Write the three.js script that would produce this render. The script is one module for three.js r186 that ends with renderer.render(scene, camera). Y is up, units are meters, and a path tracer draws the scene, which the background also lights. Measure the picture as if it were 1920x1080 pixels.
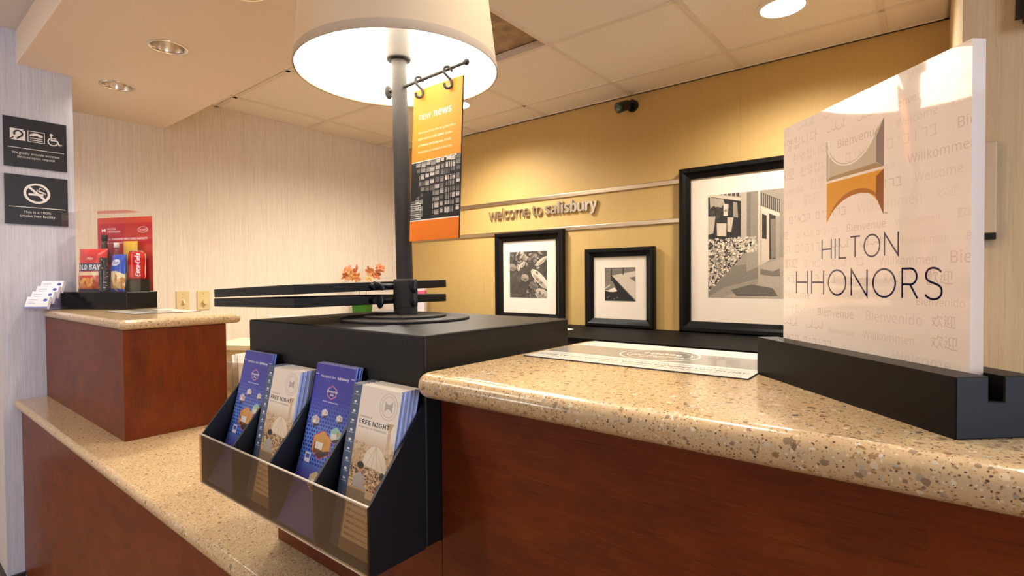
import * as THREE from 'three';
import { RoundedBoxGeometry } from 'three/addons/geometries/RoundedBoxGeometry.js';
import { mergeGeometries } from 'three/addons/utils/BufferGeometryUtils.js';
import { FontLoader } from 'three/addons/loaders/FontLoader.js';
import { TextGeometry } from 'three/addons/geometries/TextGeometry.js';
import { RectAreaLightUniformsLib } from 'three/addons/lights/RectAreaLightUniformsLib.js';

// ------------------------------------------------------------------ camera, sky, lights, exposure
RectAreaLightUniformsLib.init();
const scene = new THREE.Scene();
const EYE = 1.28;                                  // camera height; heights below are given from the floor
const D = Math.PI / 180;
const camera = new THREE.PerspectiveCamera(2 * Math.atan(540 / 978.43) / D, 16 / 9, 0.02, 60);
camera.position.set(0, EYE, 0);
camera.rotation.order = 'YXZ';
camera.rotation.set(-1.0215 * D, 38.618 * D, -0.402 * D);
scene.add(camera);
scene.background = new THREE.Color(0.55, 0.68, 1.0);
const renderer = new THREE.WebGLRenderer({ antialias: true });
renderer.toneMapping = THREE.LinearToneMapping;
renderer.toneMappingExposure = 1.17;
renderer.shadowMap.enabled = true;

function rectLight(x, y, z, tx, ty, tz, w, h, color, I) {
  const l = new THREE.RectAreaLight(color, I, w, h);
  l.position.set(x, y, z); l.lookAt(tx, ty, tz); scene.add(l); return l;
}
function spotLight(x, y, z, tx, ty, tz, color, I, deg, pen, size) {
  const l = new THREE.SpotLight(color, I, 0, deg * D, pen, 2);
  l.position.set(x, y, z); l.target.position.set(tx, ty, tz); l.castShadow = true; l.shadow.radius = size / 0.02;
  scene.add(l, l.target); return l;
}
const WARM = new THREE.Color(1, 0.945, 0.84), SOFT = new THREE.Color(1, 0.92, 0.82), DAY = new THREE.Color(0.62, 0.76, 1);
// daylight through the lobby window behind the camera, on its right
rectLight(2.96, 1.45, 0.15, -3, 1.45, 0.15, 1.0, 1.55, DAY, 13);

// ------------------------------------------------------------------ helpers
let seed = 7;
const rnd = () => { seed = (seed * 1664525 + 1013904223) >>> 0; return seed / 4294967296; };
const rr = (a, b) => a + (b - a) * rnd();
const used = {};
function uniq(n) { if (!(n in used)) { used[n] = 0; return n; } used[n]++; return n + '_' + String(used[n]).padStart(3, '0'); }
function shade(o) { o.traverse(m => { if (m.isMesh) { m.castShadow = true; m.receiveShadow = true; } }); return o; }
function thing(name, label, category, pos = [0, 0, 0], ry = 0, group) {
  const g = new THREE.Group(); g.name = uniq(name); g.position.set(...pos); g.rotation.y = ry;
  g.userData = { label, category }; if (group) g.userData.group = group; scene.add(g); return g;
}
function mesh(name, geo, mat, parent, pos, rot) {
  const m = new THREE.Mesh(geo, mat); m.name = parent === scene ? uniq(name) : name;
  if (pos) m.position.set(...pos); if (rot) m.rotation.set(...rot);
  m.castShadow = m.receiveShadow = true; parent.add(m); return m;
}
function solo(name, label, category, geo, mat, pos, rot, group) {
  const m = mesh(name, geo, mat, scene, pos, rot); m.userData = { label, category }; if (group) m.userData.group = group; return m;
}
function struct(name, geo, mat, pos, rot) { const m = mesh(name, geo, mat, scene, pos, rot); m.userData = { kind: 'structure' }; return m; }
// box between two corners, uv in metres
function boxAt(x0, x1, y0, y1, z0, z1, k = 1) {
  const g = new THREE.BoxGeometry(x1 - x0, y1 - y0, z1 - z0); g.translate((x0 + x1) / 2, (y0 + y1) / 2, (z0 + z1) / 2); return metricUV(g, k);
}
function metricUV(g, k = 1) {
  const p = g.attributes.position, n = g.attributes.normal, uv = new Float32Array(p.count * 2);
  for (let i = 0; i < p.count; i++) {
    const ax = Math.abs(n.getX(i)), ay = Math.abs(n.getY(i)), az = Math.abs(n.getZ(i));
    let u, v; if (ax >= ay && ax >= az) { u = p.getZ(i); v = p.getY(i); } else if (ay >= az) { u = p.getX(i); v = p.getZ(i); } else { u = p.getX(i); v = p.getY(i); }
    uv[2 * i] = u * k; uv[2 * i + 1] = v * k;
  }
  g.setAttribute('uv', new THREE.BufferAttribute(uv, 2)); return g;
}
const rbox = (w, h, d, r = 0.002, s = 2) => new RoundedBoxGeometry(w, h, d, s, r);
const cyl = (r0, r1, h, s = 32, open = false) => new THREE.CylinderGeometry(r0, r1, h, s, 1, open);
const lathe = (pts, s = 48) => new THREE.LatheGeometry(pts.map(p => new THREE.Vector2(p[0], p[1])), s);
const tallUV = (g, h) => { const p = g.attributes.position, u = g.attributes.uv; for (let i = 0; i < p.count; i++) u.setY(i, p.getY(i) / h); return g; };
const tube = (pts, r, n = 24, s = 8) => new THREE.TubeGeometry(new THREE.CatmullRomCurve3(pts.map(p => new THREE.Vector3(...p))), n, r, s);
function canvas(w, h, draw) { const c = document.createElement('canvas'); c.width = w; c.height = h; draw(c.getContext('2d'), w, h); return c; }
function tex(c, rep, srgb = true) {
  const t = new THREE.CanvasTexture(c); if (srgb) t.colorSpace = THREE.SRGBColorSpace; t.magFilter = THREE.LinearFilter;
  if (rep) { t.wrapS = t.wrapT = THREE.RepeatWrapping; t.repeat.set(rep[0], rep[1]); } t.anisotropy = 8; return t;
}
const std = o => new THREE.MeshStandardMaterial(o), phy = o => new THREE.MeshPhysicalMaterial(o);
const printed = (c, o = {}) => phy({ map: tex(c), roughness: 0.35, ...o });
const rgb = (r, g, b, a = 1) => `rgba(${r | 0},${g | 0},${b | 0},${a})`;

// ------------------------------------------------------------------ materials
// wallcovering: fine broken vertical streaks
function wallCanvas(base, dark, light, n, k = 1) {
  return canvas(1024, 1024, (c, w, h) => {
    c.fillStyle = base; c.fillRect(0, 0, w, h);
    for (let i = 0; i < 500; i++) { c.fillStyle = i % 2 ? dark : light; c.globalAlpha = rr(0.02, 0.06) * k; c.fillRect(rnd() * w, 0, rr(2, 9), h); }
    for (let i = 0; i < n; i++) {
      const x = rnd() * w, y = rnd() * h, l = rr(20, 190), t = rr(1, 3);
      c.fillStyle = rnd() < 0.55 ? dark : light; c.globalAlpha = rr(0.05, 0.2) * k; c.fillRect(x, y, t, l); if (y + l > h) c.fillRect(x, y - h, t, l);
    }
    c.globalAlpha = 1;
  });
}
const beigeC = wallCanvas('#e8d9c5', '#bfa78a', '#f8efe0', 5200);
const goldC = wallCanvas('#c9a664', '#b08c4a', '#d8bb7e', 3600, 0.6);
const tanC = wallCanvas('#dbc096', '#bd9c6c', '#ebd6b2', 4600);
const paleC = wallCanvas('#cdcbd0', '#a19ea4', '#e6e3e8', 5200);
const M = {
  wallBeige: std({ map: tex(beigeC, [1 / 0.9, 1 / 0.9]), roughness: 0.8, bumpMap: tex(beigeC, [1 / 0.9, 1 / 0.9], false), bumpScale: 0.0006 }),
  wallTan: std({ map: tex(tanC, [1 / 0.9, 1 / 0.9]), roughness: 0.75, bumpMap: tex(tanC, [1 / 0.9, 1 / 0.9], false), bumpScale: 0.0006 }),
  wallGold: std({ map: tex(goldC, [1 / 0.9, 1 / 0.9]), roughness: 0.6, bumpMap: tex(goldC, [1 / 0.9, 1 / 0.9], false), bumpScale: 0.0003 }),
  wallPale: std({ map: tex(paleC, [1 / 0.9, 1 / 0.9]), roughness: 0.8, bumpMap: tex(paleC, [1 / 0.9, 1 / 0.9], false), bumpScale: 0.0006 }),
  paint: std({ color: '#ead9c8', roughness: 0.75 }),
  lobbyPaint: std({ color: '#d9d4d2', roughness: 0.8 }),
  black: std({ color: '#0d0c0b', roughness: 0.45 }),
  blackTop: phy({ color: '#060505', roughness: 0.6, specularIntensity: 0.25 }),
  plastic: phy({ color: '#0b0b0d', roughness: 0.4 }),
  white: std({ color: '#eee9e0', roughness: 0.6 }),
  ivory: std({ color: '#dcc48e', roughness: 0.45 }),
  steel: std({ color: '#c9b79c', roughness: 0.32, metalness: 1 }),
  chrome: std({ color: '#e8e2da', roughness: 0.16, metalness: 1 }),
  clear: phy({ color: '#ffffff', roughness: 0.03, transmission: 1, thickness: 0, ior: 1.45 }),
};
// fine grain for the powder-coated black metal and the black laminate
const grainC = canvas(512, 512, (c, w, h) => {
  const d = c.createImageData(w, h); for (let i = 0; i < w * h; i++) { const v = 128 + rr(-70, 70); d.data.set([v, v, v, 255], i * 4); } c.putImageData(d, 0, 0);
});
M.powder = std({ color: '#17130f', roughness: 0.55, bumpMap: tex(grainC, [6, 6], false), bumpScale: 0.0004 });
M.laminate = phy({ color: '#0e0b09', roughness: 0.4, specularIntensity: 0.6, bumpMap: tex(grainC, [5, 5], false), bumpScale: 0.0002 });
M.darkWood = phy({ color: '#1b120c', roughness: 0.38, clearcoat: 0.3, clearcoatRoughness: 0.3 });

// engineered stone: chips of quartz and mirror-dark flecks in a cream binder
const stoneC = canvas(2048, 2048, (c, w, h) => {
  c.fillStyle = '#c8aa80'; c.fillRect(0, 0, w, h);
  const chip = (x, y, r, col) => {
    c.fillStyle = col; const k = 4 + (rnd() * 4 | 0), a0 = rnd() * 7, e = rr(0.45, 1);
    const pts = []; for (let i = 0; i < k; i++) { const a = i / k * Math.PI * 2 + rr(-0.25, 0.25), q = r * rr(0.7, 1.1); pts.push([Math.cos(a) * q, Math.sin(a) * q * e]); }
    const ca = Math.cos(a0), sa = Math.sin(a0);
    for (const ox of [0, x > w - r ? -w : x < r ? w : null]) for (const oy of [0, y > h - r ? -h : y < r ? h : null]) {
      if (ox === null || oy === null) continue; c.beginPath();
      pts.forEach(([px, py], i) => { const X = x + ox + px * ca - py * sa, Y = y + oy + px * sa + py * ca; i ? c.lineTo(X, Y) : c.moveTo(X, Y); }); c.closePath(); c.fill();
    }
  };
  const pal = ['#d9c29a', '#ba996b', '#ae8a5e', '#dfcdaa', '#a38053', '#cdb184', '#927146', '#c09e6e'], dk = ['#6e5136', '#7d6040', '#5a4230', '#8a6c4a', '#4c392a'], gr = ['#c9bba2', '#b5a58c', '#d9cdb6', '#a8967c'];
  for (let i = 0; i < 15000; i++) chip(rnd() * w, rnd() * h, rr(2, 7), pal[rnd() * 8 | 0]);
  for (let i = 0; i < 2600; i++) chip(rnd() * w, rnd() * h, rr(5, 17), rnd() < 0.45 ? gr[rnd() * 4 | 0] : pal[rnd() * 8 | 0]);
  for (let i = 0; i < 7500; i++) chip(rnd() * w, rnd() * h, rr(1.5, 6), dk[rnd() * 5 | 0]);
  for (let i = 0; i < 360; i++) chip(rnd() * w, rnd() * h, rr(7, 19), rnd() < 0.5 ? '#8d755a' : '#7a6450');
});
M.stone = phy({ map: tex(stoneC, [1 / 0.42, 1 / 0.42]), roughness: 0.2, clearcoat: 0.35, clearcoatRoughness: 0.1 });

// cherry-stained maple veneer
const woodC = canvas(1024, 1024, (c, w, h) => {
  c.fillStyle = '#6b2a05'; c.fillRect(0, 0, w, h);
  for (let i = 0; i < 900; i++) { c.fillStyle = rnd() < 0.5 ? '#3a1404' : '#85400c'; c.globalAlpha = rr(0.03, 0.1); c.beginPath(); c.ellipse(rnd() * w, rnd() * h, rr(10, 46), rr(18, 110), rr(-0.12, 0.12), 0, 7); c.fill(); }
  for (let i = 0; i < 9000; i++) { const x = rnd() * w, y = rnd() * h; c.strokeStyle = rnd() < 0.55 ? '#280d02' : '#8c450f'; c.globalAlpha = rr(0.05, 0.2); c.lineWidth = rr(0.6, 1.8); c.beginPath(); c.moveTo(x, y); c.lineTo(x + rr(-4, 4), y + rr(12, 90)); c.stroke(); }
  c.globalAlpha = 1;
});
const woodTex = (turn) => { const t = tex(woodC, [1 / 0.6, 1 / 0.6]); if (turn) t.rotation = Math.PI / 2; return t; };
M.woodV = phy({ map: woodTex(false), roughness: 0.5, specularIntensity: 0.3, clearcoat: 0.25, clearcoatRoughness: 0.18 });
M.woodH = phy({ map: woodTex(true), roughness: 0.5, specularIntensity: 0.3, clearcoat: 0.25, clearcoatRoughness: 0.18 });

// ------------------------------------------------------------------ the room
const XL = -3.472, ZB = -2.888, XR = 0.063, ZR = -1.75, YC = EYE + 1.085, YS = EYE + 0.884, YL = EYE + 1.015, XP = -2.89;
const carpetC = canvas(512, 512, (c, w, h) => {
  c.fillStyle = '#a88a6c'; c.fillRect(0, 0, w, h);
  for (let i = 0; i < 14000; i++) { c.fillStyle = ['#8f7256', '#b99a7a', '#9c7e60', '#c4a686'][rnd() * 4 | 0]; c.globalAlpha = 0.5; c.fillRect(rnd() * w, rnd() * h, rr(1, 4), rr(1, 4)); } c.globalAlpha = 1;
});
struct('floor', boxAt(-5.1, 3.1, -0.1, 0, ZB - 0.2, 4.1), std({ map: tex(carpetC, [2, 2]), roughness: 0.9 }));
struct('wall_back', boxAt(XL - 0.1, XR + 0.1, 0, 2.6, ZB - 0.1, ZB), M.wallGold);
struct('wall_left', boxAt(XL - 0.1, XL, 0, 2.6, ZB, -0.6), M.wallBeige);
struct('wall_office', boxAt(XR, XR + 0.1, 0, 2.6, ZB, ZR - 0.1), M.wallTan);
struct('wall_right', boxAt(XR, 3.1, 0, 2.6, ZR - 0.1, ZR), M.wallTan);
struct('wall_partition', boxAt(-5, XP, 0, 2.6, -0.59, -0.352), M.wallPale);
struct('wall_lobby', boxAt(-5.1, -5, 0, 2.6, -0.59, 4.1), M.lobbyPaint);
struct('wall_front', boxAt(-5, 3, 0, 2.6, 4, 4.1), M.lobbyPaint);
struct('wall_entrance', mergeGeometries([boxAt(3, 3.1, 0, 0.6, ZR, 4), boxAt(3, 3.1, 2.3, 2.6, ZR, 4), boxAt(3, 3.1, 0.6, 2.3, ZR, -0.4), boxAt(3, 3.1, 0.6, 2.3, 0.7, 4)]), M.lobbyPaint);
{
  const w = new THREE.Group(); w.name = 'window_1'; w.userData = { kind: 'structure' }; scene.add(w);
  mesh('window_frame', mergeGeometries([boxAt(2.98, 3.08, 0.6, 0.65, -0.4, 0.7), boxAt(2.98, 3.08, 2.25, 2.3, -0.4, 0.7), boxAt(2.98, 3.08, 0.65, 2.25, -0.4, -0.35), boxAt(2.98, 3.08, 0.65, 2.25, 0.65, 0.7), boxAt(2.98, 3.08, 0.65, 2.25, 0.13, 0.17)]), M.white, w);
  mesh('pane', boxAt(3.03, 3.036, 0.65, 2.25, -0.35, 0.13), M.clear, w); mesh('pane', boxAt(3.03, 3.036, 0.65, 2.25, 0.17, 0.65), M.clear, w);
}
struct('baseboard_partition', mergeGeometries([boxAt(XP, XP + 0.014, 0, 0.095, -0.405, -0.338), boxAt(-5, XP + 0.014, 0, 0.095, -0.352, -0.338)]), M.darkWood);
struct('baseboard_left', boxAt(XL, XL + 0.014, 0, 0.095, ZB, -0.59), M.darkWood);
struct('baseboard_back', boxAt(XL, XR, 0, 0.095, ZB, ZB + 0.014), M.darkWood);
struct('ceiling_slab', boxAt(-5.1, 3.1, 2.46, 2.6, ZB - 0.1, 4.1), M.paint);
struct('ceiling_lobby', boxAt(-5, 3, YL, 2.46, -0.415, 4), M.lobbyPaint);

// suspended ceiling: tiles in a grid of T-bars
const tileC = canvas(512, 512, (c, w, h) => {
  c.fillStyle = '#f0e6da'; c.fillRect(0, 0, w, h);
  for (let i = 0; i < 9000; i++) { c.fillStyle = rnd() < 0.5 ? '#e0d4c6' : '#f8f1e8'; c.globalAlpha = rr(0.15, 0.5); c.fillRect(rnd() * w, rnd() * h, rr(1, 3), rr(1, 3)); } c.globalAlpha = 1;
});
M.tile = std({ map: tex(tileC, [1.6, 1.6]), roughness: 0.9 });
const ventC = canvas(256, 256, (c, w, h) => {
  c.fillStyle = '#b99d80'; c.fillRect(0, 0, w, h);
  for (let i = 0; i < 500; i++) { c.fillStyle = '#7b6653'; c.globalAlpha = 0.12; c.beginPath(); c.arc(rnd() * w, rnd() * h, rr(4, 18), 0, 7); c.fill(); } c.globalAlpha = 1;
});
{
  const ce = new THREE.Group(); ce.name = 'ceiling'; ce.userData = { kind: 'structure' }; scene.add(ce);
  const gx = [XL, -3.207, -2.598, -1.989, -1.38, -0.769, -0.16, XR], gx2 = [...gx, 0.449, 1.058, 1.667, 2.276, 3], gz = [ZB, -2.625, -2.016, -1.407, -1.122];
  for (let j = 0; j < gz.length - 1; j++) {
    const X = j < 2 ? gx : gx2;
    for (let i = 0; i < X.length - 1; i++) {
      if (j === 2 && i === 3) continue;            // the stained panel sits here
      mesh('ceiling_tile', boxAt(X[i] + 0.009, X[i + 1] - 0.009, YC, YC + 0.015, gz[j] + 0.009, gz[j + 1] - (j === 3 ? 0.0005 : 0.009)), M.tile, ce);
    }
  }
  const bars = [];
  gx2.forEach((x, i) => { const zz = i <= 7 ? ZB : ZR; if (i > 0 && x < 2.9) bars.push(boxAt(x - 0.012, x + 0.012, YC - 0.004, YC + 0.03, zz, -1.124)); });
  gz.slice(0, 4).forEach((z, j) => bars.push(boxAt(XL, j < 3 ? XR : 3, YC - 0.004, YC + 0.03, z - 0.012, z + 0.012)));
  bars.push(boxAt(XL, XL + 0.02, YC - 0.004, YC + 0.03, ZB, -1.122), boxAt(XL, XR, YC - 0.004, YC + 0.03, ZB, ZB + 0.02), boxAt(XR - 0.02, XR, YC - 0.004, YC + 0.03, ZB, ZR));
  mesh('grid', mergeGeometries(bars), std({ color: '#e6d9ca', roughness: 0.6 }), ce);
}
solo('recessed_ceiling_panel', 'brown stained panel set back in the tiled ceiling beside the lamp shade', 'ceiling panel', boxAt(-1.989, -1.38, YC + 0.035, YC + 0.045, -2.016, -1.407, 1), std({ map: tex(ventC, [1.7, 1.7]), roughness: 0.7 }));
// dropped soffit over the desk front, pierced for its downlights
const SX = [-2.869, -2.251, -1.633, -1.015, -0.397, 0.221, 0.839], SZ = -0.745;
{
  const s = new THREE.Shape(); s.moveTo(XL, -1.122); s.lineTo(3, -1.122); s.lineTo(3, -0.415); s.lineTo(XL, -0.415); s.closePath();
  for (const x of SX) { const hh = new THREE.Path(); hh.absarc(x, SZ, 0.056, 0, Math.PI * 2, true); s.holes.push(hh); }
  const g = new THREE.ExtrudeGeometry(s, { depth: 0.02, bevelEnabled: false, curveSegments: 32 }); g.rotateX(Math.PI / 2); g.translate(0, YS + 0.02, 0);
  const body = mergeGeometries([g.toNonIndexed(), boxAt(XL, 3, YS + 0.02, 2.46, -1.122, -1.102).toNonIndexed(), boxAt(XL, 3, YS + 0.02, 2.46, -0.435, -0.415).toNonIndexed()].map(q => { q.deleteAttribute('uv'); return q; }));
  struct('ceiling_soffit', body, M.paint);
}
const lampGlow = std({ color: '#ffffff', emissive: new THREE.Color(1, 0.9, 0.75), emissiveIntensity: 3 });
SX.forEach((x, i) => {
  const t = thing('recessed_downlight', ['chrome recessed downlight in the soffit right next to the pale partition wall', 'chrome recessed downlight in the soffit, second from the pale partition wall'][i] || 'recessed soffit downlight above the desk', 'downlight', [x, YS, SZ], 0, 'soffit downlights');
  mesh('trim_ring', lathe([[0.054, 0.004], [0.056, -0.004], [0.066, -0.004], [0.067, 0]]), M.chrome, t);
  mesh('reflector', lathe([[0.0555, 0], [0.052, 0.02], [0.044, 0.05], [0.036, 0.085], [0.0, 0.087]]), std({ color: '#efe3d4', roughness: 0.25, metalness: 1, side: THREE.DoubleSide }), t);
  mesh('bulb', new THREE.SphereGeometry(0.024, 20, 14), std({ color: '#fff', emissive: new THREE.Color(1, 0.88, 0.7), emissiveIntensity: 2.2 }), t, [0, 0.06, 0]);
  spotLight(x, YS - 0.002, SZ, x, 0, SZ, WARM, 1.15, 66, 0.9, 0.045);
});
// bright downlights in the tiled ceiling
for (const [x, z, lab] of [[-0.465, -2.334, 'glowing round downlight in the ceiling tile above the large framed picture'], [-2.295, -2.334, 'round ceiling downlight hidden behind the hanging orange banner'], [-2.295, -1.71, 'round ceiling downlight hidden behind the lamp shade']]) {
  const t = thing('ceiling_downlight', lab, 'downlight', [x, YC, z]);
  mesh('trim_ring', lathe([[0.08, -0.003], [0.083, -0.009], [0.098, -0.006], [0.1, -0.0005], [0.1, 0]]), M.white, t);
  mesh('diffuser', lathe([[0, -0.007], [0.082, -0.006], [0.083, 0]]), lampGlow, t);
  spotLight(x, YC - 0.014, z, x, 0, z, WARM, 10, 80, 0.8, 0.08);
}
// lobby ceiling lights behind the camera
for (const [x, z, lab] of [[-2.6, 0.7, 'square lobby ceiling light panel beside the partition wall'], [-1.75, 0.7, 'square lobby ceiling light panel in front of the low stone ledge']]) {
  const t = thing('lobby_light_panel', lab, 'ceiling light', [x, YL, z]);
  mesh('panel_frame', boxAt(-0.31, 0.31, -0.012, 0, -0.31, 0.31), M.white, t);
  mesh('diffuser', boxAt(-0.28, 0.28, -0.014, -0.012, -0.28, 0.28), std({ color: '#fff', emissive: new THREE.Color(1, 0.84, 0.66), emissiveIntensity: 3 }), t);
  rectLight(x, YL - 0.018, z, x, 0, z + 0.0001, 0.56, 0.56, SOFT, 5);
}

// globe floor lamps of the lobby seating, behind the camera
for (const [x, z, lab] of [[-2.6, 2.6, 'white globe floor lamp standing in the lobby']]) {
  const t = thing('globe_floor_lamp', lab, 'floor lamp', [x, 0, z]);
  mesh('base', lathe([[0, 0], [0.15, 0], [0.15, 0.02], [0.02, 0.035], [0.012, 0.05]]), M.black, t); mesh('stem', cyl(0.012, 0.012, 1.3, 16), M.black, t, [0, 0.68, 0]);
  mesh('globe_bulb', new THREE.SphereGeometry(0.18, 32, 20), std({ color: '#fff', emissive: new THREE.Color(1, 0.84, 0.66), emissiveIntensity: 2 }), t, [0, 1.5, 0]);
  const p = new THREE.PointLight(SOFT, 3.5, 0, 2); p.position.set(0, 1.5, 0); p.castShadow = true; p.shadow.radius = 8; t.add(p);
}

// ------------------------------------------------------------------ the desk
const YT = EYE - 0.115, YE = EYE - 0.477;           // raised tops, low ledge
// stone top with a rounded nose all round and rounded corners; uv in metres
function slabGeo(x0, x1, z0, z1, top, t, cr = 0.02) {
  const out = [], r = t / 2, N = 10, k = 8;
  const cs = [[x1 - cr, z1 - cr, 0], [x0 + cr, z1 - cr, 90], [x0 + cr, z0 + cr, 180], [x1 - cr, z0 + cr, 270]];
  for (const [cx, cz, a0] of cs) for (let i = 0; i <= k; i++) { const a = (a0 + 90 * i / k) * D; out.push([cx, cz, Math.cos(a), Math.sin(a)]); }
  const P = [], Nn = [], U = [], I = []; let per = 0; const n = out.length, pos = (o, ins) => [o[0] + o[2] * (cr - ins), o[1] + o[3] * (cr - ins)];
  for (let i = 0; i <= n; i++) {
    const o = out[i % n], q = pos(o, 0); if (i) { const b = pos(out[(i - 1) % n], 0); per += Math.hypot(q[0] - b[0], q[1] - b[1]); }
    for (let j = 0; j <= N; j++) {
      const a = (90 - 180 * j / N) * D, ins = r * (1 - Math.cos(a)) * 1.0, y = top - r + r * Math.sin(a), [x, z] = pos(o, ins);
      P.push(x, y, z); Nn.push(o[2] * Math.cos(a), Math.sin(a), o[3] * Math.cos(a)); U.push(per, -(90 - a / D) * D * r);
    }
  }
  for (let i = 0; i < n; i++) for (let j = 0; j < N; j++) { const a = i * (N + 1) + j, b = a + N + 1; I.push(a, b, a + 1, b, b + 1, a + 1); }
  for (const [y, s] of [[top, 1], [top - t, -1]]) {
    const c0 = P.length / 3; P.push((x0 + x1) / 2, y, (z0 + z1) / 2); Nn.push(0, s, 0); U.push((x0 + x1) / 2, (z0 + z1) / 2);
    for (let i = 0; i <= n; i++) { const [x, z] = pos(out[i % n], r); P.push(x, y, z); Nn.push(0, s, 0); U.push(x, z); }
    for (let i = 0; i < n; i++) s > 0 ? I.push(c0, c0 + i + 2, c0 + i + 1) : I.push(c0, c0 + i + 1, c0 + i + 2);
  }
  const g = new THREE.BufferGeometry(); g.setAttribute('position', new THREE.Float32BufferAttribute(P, 3)); g.setAttribute('normal', new THREE.Float32BufferAttribute(Nn, 3)); g.setAttribute('uv', new THREE.Float32BufferAttribute(U, 2)); g.setIndex(I); return g;
}
const BX0 = -0.979, BX1 = -0.501, BZ0 = -0.787, BZ1 = -0.448, BT = EYE - 0.0716, BB = EYE - 0.345;   // the black box
{
  const t = thing('reception_desk', 'brown wood-panelled lower front of the reception desk under the stone ledge', 'desk');
  mesh('front_panel', boxAt(-2.885, 2.6, 0.09, YE - 0.03, -0.425, -0.405), M.woodH, t);
  mesh('carcass', boxAt(-2.885, 2.6, 0.09, YE - 0.03, -0.79, -0.425), M.darkWood, t);
  mesh('plinth', boxAt(-2.885, 2.6, 0, 0.09, -0.77, -0.45), M.black, t);
}
solo('ledge_worktop', 'long low speckled stone ledge running between the two raised desk ends', 'worktop', slabGeo(-2.888, 2.6, -0.8, -0.382, YE, 0.03, 0.016), M.stone);
{
  const t = thing('raised_cabinet', 'short raised reddish wood cabinet beside the pale partition wall', 'cabinet');
  mesh('front_panel', boxAt(-2.886, -1.872, YE + 0.0005, YT - 0.0305, -0.5, -0.485), M.woodH, t);
  mesh('end_panel', boxAt(-1.872, -1.862, YE + 0.0005, YT - 0.0305, -0.775, -0.485), M.woodV, t);
  mesh('carcass', boxAt(-2.886, -1.872, YE + 0.0005, YT - 0.0305, -0.775, -0.5), M.woodV, t);
}
solo('stone_counter_top', 'short raised speckled stone counter top carrying the snack display', 'counter top', slabGeo(-2.888, -1.85, -0.826, -0.472, YT, 0.03, 0.02), M.stone);
{
  const t = thing('raised_cabinet', 'long raised dark brown wood cabinet behind the brochure holder', 'cabinet');
  mesh('low_panel', boxAt(-0.936, BX1, YE + 0.0005, BB - 0.001, -0.49, -0.475), M.woodH, t);
  mesh('front_panel', boxAt(BX1 + 0.0015, 2.6, YE + 0.0005, YT - 0.0325, -0.49, -0.475), M.woodH, t);
  mesh('carcass', mergeGeometries([boxAt(-0.936, BX1, YE + 0.0005, BB - 0.001, -0.78, -0.49), boxAt(BX1 + 0.0015, 2.6, YE + 0.0005, YT - 0.0325, -0.78, -0.49)]), M.darkWood, t);
}
solo('stone_counter_top', 'long raised speckled stone counter top carrying the standing acrylic panel', 'counter top', slabGeo(-0.499, 2.6, -0.848, -0.424, YT, 0.032, 0.02), M.stone);
solo('black_display_box', 'square black laminate box capping the desk end under the table lamp', 'display box', (() => { const g = rbox(BX1 - BX0, BT - BB, BZ1 - BZ0, 0.003, 2); g.translate((BX0 + BX1) / 2, (BT + BB) / 2, (BZ0 + BZ1) / 2); return metricUV(g); })(), M.laminate);

// back counter under the pictures
{
  const t = thing('back_counter', 'long black back counter along the golden wall under the framed pictures', 'counter');
  mesh('top', boxAt(XL + 0.002, XR - 0.002, EYE - 0.325, EYE - 0.3, ZB + 0.001, -2.25), M.blackTop, t);
  mesh('body', boxAt(XL + 0.002, XR - 0.002, 0.0, EYE - 0.325, ZB + 0.02, -2.3), M.black, t);
}

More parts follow.
